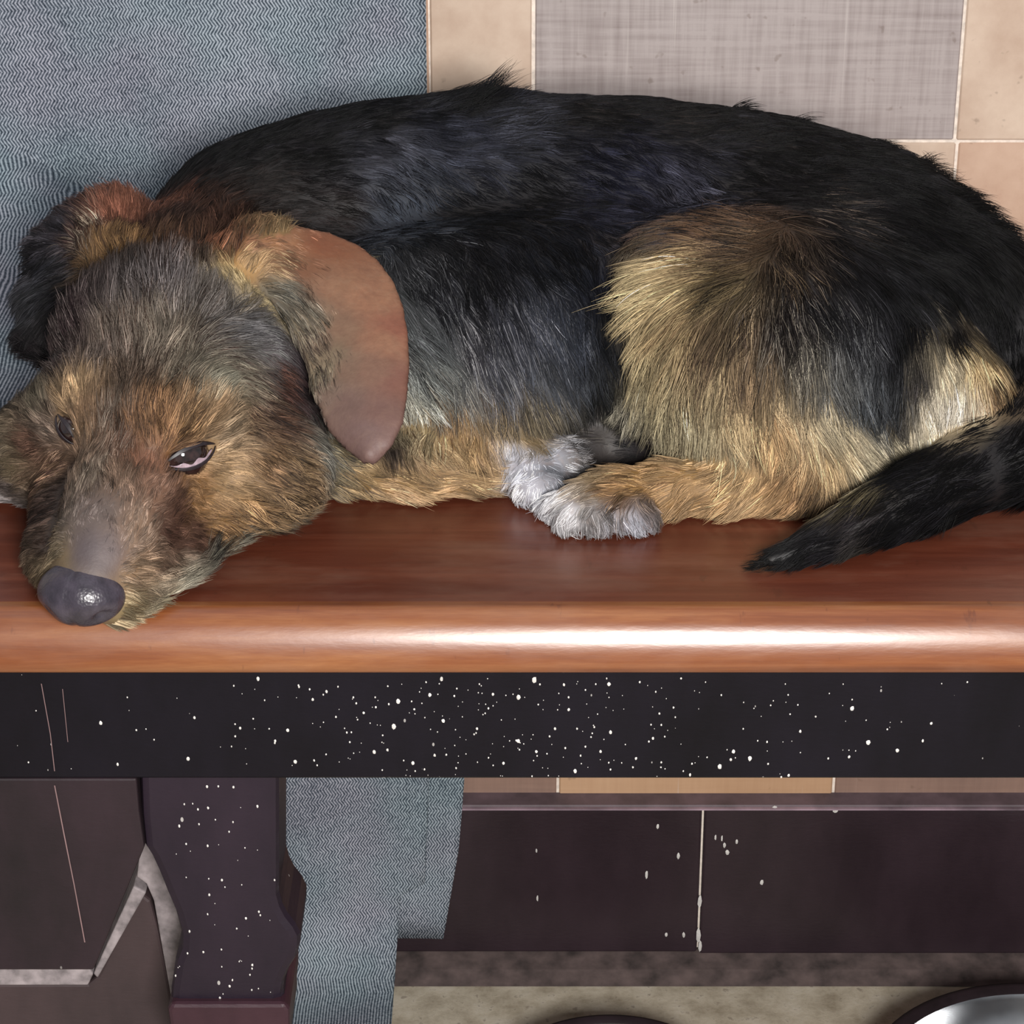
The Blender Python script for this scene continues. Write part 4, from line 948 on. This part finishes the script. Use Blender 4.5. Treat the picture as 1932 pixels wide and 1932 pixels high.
for k in range(1, NP):
    pts[:, k] = pts[:, k - 1] + dirv * (ln / (NP - 1))[:, None]
    dirv = dirv + (Dr - d0) * (bend / (NP - 1)) + np.array([0, 0, -1.0]) * (.22 / (NP - 1)) + vnoise(pts[:, k], 300, 10 + k) * .05
    dirv /= np.linalg.norm(dirv, axis=1, keepdims=True)
# clumping: hairs gather toward a neighbour guide at their tips
NG = NH // 22
gi = rng.choice(NH, NG, replace=False)
from mathutils.kdtree import KDTree
kd = KDTree(NG)
for j, g_ in enumerate(gi): kd.insert(Vector(roots[g_]), j)
kd.balance()
near = np.array([kd.find(Vector(r_))[1] for r_ in roots])
G0 = pts[gi[near]]
close = np.linalg.norm(roots - roots[gi[near]], axis=1) < .006
same = (np.abs(ear_m[gi[near]].astype(int) - ear_m.astype(int)) == 0) & close & (np.einsum('ij,ij->i', Dr, Dr[gi[near]]) > .2)
cf = np.where(same, rng.uniform(.35, .8, NH), 0)
scale = (ln / ln[gi[near]])[:, None]
for k in range(1, NP):
    tgt = G0[:, 0] + (G0[:, k] - G0[:, 0]) * np.clip(scale, .6, 1.4)
    f_ = (cf * ts[k] ** 1.5)[:, None]
    pts[:, k] = pts[:, k] * (1 - f_) + tgt * f_
# keep hair above the seat
zmin = H + .0008
on = pts[..., 1] > 0.0
pts[..., 2] = np.where(on, np.maximum(pts[..., 2], zmin + .0008 * rng.random((NH, 1))), pts[..., 2])
# colours
clump_shade = np.exp(rng.normal(-.04, .38, NG))[near]
use2 = rng.random(NH) < fr
base = np.where(use2[:, None], c2, col)
lum = base @ np.array([.3, .6, .1]); base = base * .76 + lum[:, None] * .24
base = base * (clump_shade * np.exp(rng.normal(-.03, .36, NH)))[:, None]
hd = (roots[:, 0] < S(610, 800, .04)[0]) & (roots[:, 1] < .17) & ~ear_m
base *= .88; base[hd] *= .84
lum = base @ np.array([.3, .6, .1]); base *= np.clip(.45 + lum / .05, .45, 1)[:, None]
base = np.clip(base, .003, .92)
rad = np.where(ear_m & (ln < .0045), .00008, .000105) * rng.uniform(.7, 1.25, NH)
shape = np.array([1.0, 1.0, .95, .8, .55, .12])
cu = bpy.data.hair_curves.new('fur'); cu.add_curves([NP] * NH)
cu.attributes['position'].data.foreach_set('vector', (pts - ORG).astype(np.float32).ravel())
ra = cu.attributes.get('radius') or cu.attributes.new('radius', 'FLOAT', 'POINT')
ra.data.foreach_set('value', (rad[:, None] * shape[None]).astype(np.float32).ravel())
cc_ = cu.attributes.new('tint', 'FLOAT_COLOR', 'CURVE')
cc_.data.foreach_set('color', np.concatenate([base, np.ones((NH, 1))], 1).astype(np.float32).ravel())
hm = NT('dog hair'); at = hm.n('ShaderNodeAttribute', _attribute_name='tint')
hm.base(at.outputs['Color']); hm.rough(.45); hm.b.inputs['Specular IOR Level'].default_value = .13
cu.materials.append(hm.m)
fur = bpy.data.objects.new('fur', cu); C.objects.link(fur); fur.parent = dog; fur['kind'] = 'stuff'
print('hairs', NH)

# ------------------------------------------------------------------ nose and eyes
def sphere_mesh(fn, nu=48, nv=32):
    b = bmesh.new(); rows = []
    for i in range(nv + 1):
        th = math.pi * i / nv
        rows.append([b.verts.new(fn(np.array([math.sin(th) * math.cos(2 * math.pi * j / nu), math.sin(th) * math.sin(2 * math.pi * j / nu), math.cos(th)]))) for j in range(nu)] if 0 < i < nv
                    else [b.verts.new(fn(np.array([0, 0, math.cos(th)])))])
    for i in range(nv):
        A_, B_ = rows[i], rows[i + 1]
        for j in range(nu):
            j2 = (j + 1) % nu
            if len(A_) == 1: b.faces.new((A_[0], B_[j], B_[j2]))
            elif len(B_) == 1: b.faces.new((A_[j], B_[0], A_[j2]))
            else: b.faces.new((A_[j], B_[j], B_[j2], A_[j2]))
    bmesh.ops.recalc_face_normals(b, faces=b.faces[:])
    for f in b.faces: f.smooth = True
    return b
fv = S(168, 1105, .0185) - S(280, 880, .040); fv[2] *= .5; fv /= np.linalg.norm(fv)
sv = np.cross(fv, [0, 0, 1]); sv /= np.linalg.norm(sv)
if sv[0] < 0: sv = -sv
uv_ = np.cross(sv, fv); uv_ = uv_ if uv_[2] > 0 else -uv_
def nosef(q):
    x, y, z = q                     # x side, y forward, z up
    w_ = .0182 * (1 - .10 * max(0, z) ** 2) * (1 - .12 * max(0, -y))
    P = sv * x * w_ + fv * y * .0150 + uv_ * z * .0132
    dent = 0
    for sx in (-1, 1):
        c = np.array([sx * .62, .62, -.30]); c /= np.linalg.norm(c)
        dent += .0042 * math.exp(-((q - c) @ (q - c)) / .045)
    dent += .0010 * math.exp(-(x / .07) ** 2) * max(0, y)      # the groove down the middle
    P = P - (sv * x + fv * y + uv_ * z) * dent
    return tuple(NOSE + P - ORG)
nm = NT('damp dark nose leather'); vo = nm.n('ShaderNodeTexVoronoi', Scale=900.0); nm.l(nm.coord(), vo.inputs['Vector'])
nm.base(nm.ramp(nm.noise(nm.coord(), 160, 3), [(.3, (44, 40, 48)), (.7, (66, 60, 70))])); nm.rough(.32); nm.bump(vo.outputs['Distance'], .25, .0005)
nose = link('nose', mesh(sphere_mesh(nosef)), nm.m, dog, label='damp dark grey nose')
em = NT('wet dark eye'); em.base(em.ramp(em.noise(em.coord(), 300, 2), [(.35, (22, 14, 14)), (.7, (50, 34, 32))])); em.rough(.06); em.b.inputs['Coat Weight'].default_value = 1
lm = mat_flat('dark eyelid skin', (34, 28, 32), .45, n=400, var=.25)
pm = mat_flat('pale wet inner lid', (150, 132, 140), .15, n=500, var=.15)
for ei, (c, x_, y_, z_, W_) in enumerate(EYES):
    R_ = .0114 * W_ / .0130; cc = c - z_ * (R_ * .80)
    eb = link('eye', mesh(sphere_mesh(lambda q: tuple(cc + (x_ * q[0] + y_ * q[1] + z_ * q[2]) * R_ - ORG), 32, 24)), em.m, dog, label='half closed eye' if ei == 0 else 'far half closed eye')
    def shell(y0f, y1f, rr, n=24, m=6, W=W_):
        b = bmesh.new(); g = []
        for i in range(n + 1):
            x = -1 + 2 * i / n; row = []
            for j in range(m + 1):
                y = y0f(x) + (y1f(x) - y0f(x)) * j / m; X = x * W; r2 = (R_ + rr) ** 2 - (X * .80) ** 2 - y * y
                row.append(b.verts.new(tuple(cc + x_ * X + y_ * y + z_ * math.sqrt(max(r2, 1e-7)) - ORG)))
            g.append(row)
        for i in range(n):
            for j in range(m): b.faces.new((g[i][j], g[i + 1][j], g[i + 1][j + 1], g[i][j + 1]))
        bmesh.ops.recalc_face_normals(b, faces=b.faces[:])
        bmesh.ops.solidify(b, geom=b.faces[:], thickness=.0005)
        for f in b.faces: f.smooth = True
        return b
    k_ = W_ / .0120 * (1 if ei == 0 else .8)
    up = lambda x: .0032 * k_ * (1 - x * x) + .0004
    lo_ = lambda x: -.0030 * k_ * (1 - x * x) - .0002
    out_u = lambda x: up(x) + .0016 * (1.25 - x * x); out_l = lambda x: lo_(x) - .0012 * (1.25 - x * x)
    link('upper_lid', mesh(shell(up, out_u, .0008)), lm, eb); link('lower_lid', mesh(shell(out_l, lo_, .0008)), lm, eb)
    if ei == 0: link('inner_lid', mesh(shell(lambda x: lo_(x) - .0002, lambda x: lo_(x) + .0016 * k_ * (1 - x * x) * (1 + .5 * math.sin(x * 9)) , .0003, W=W_ * .8)), pm, eb)
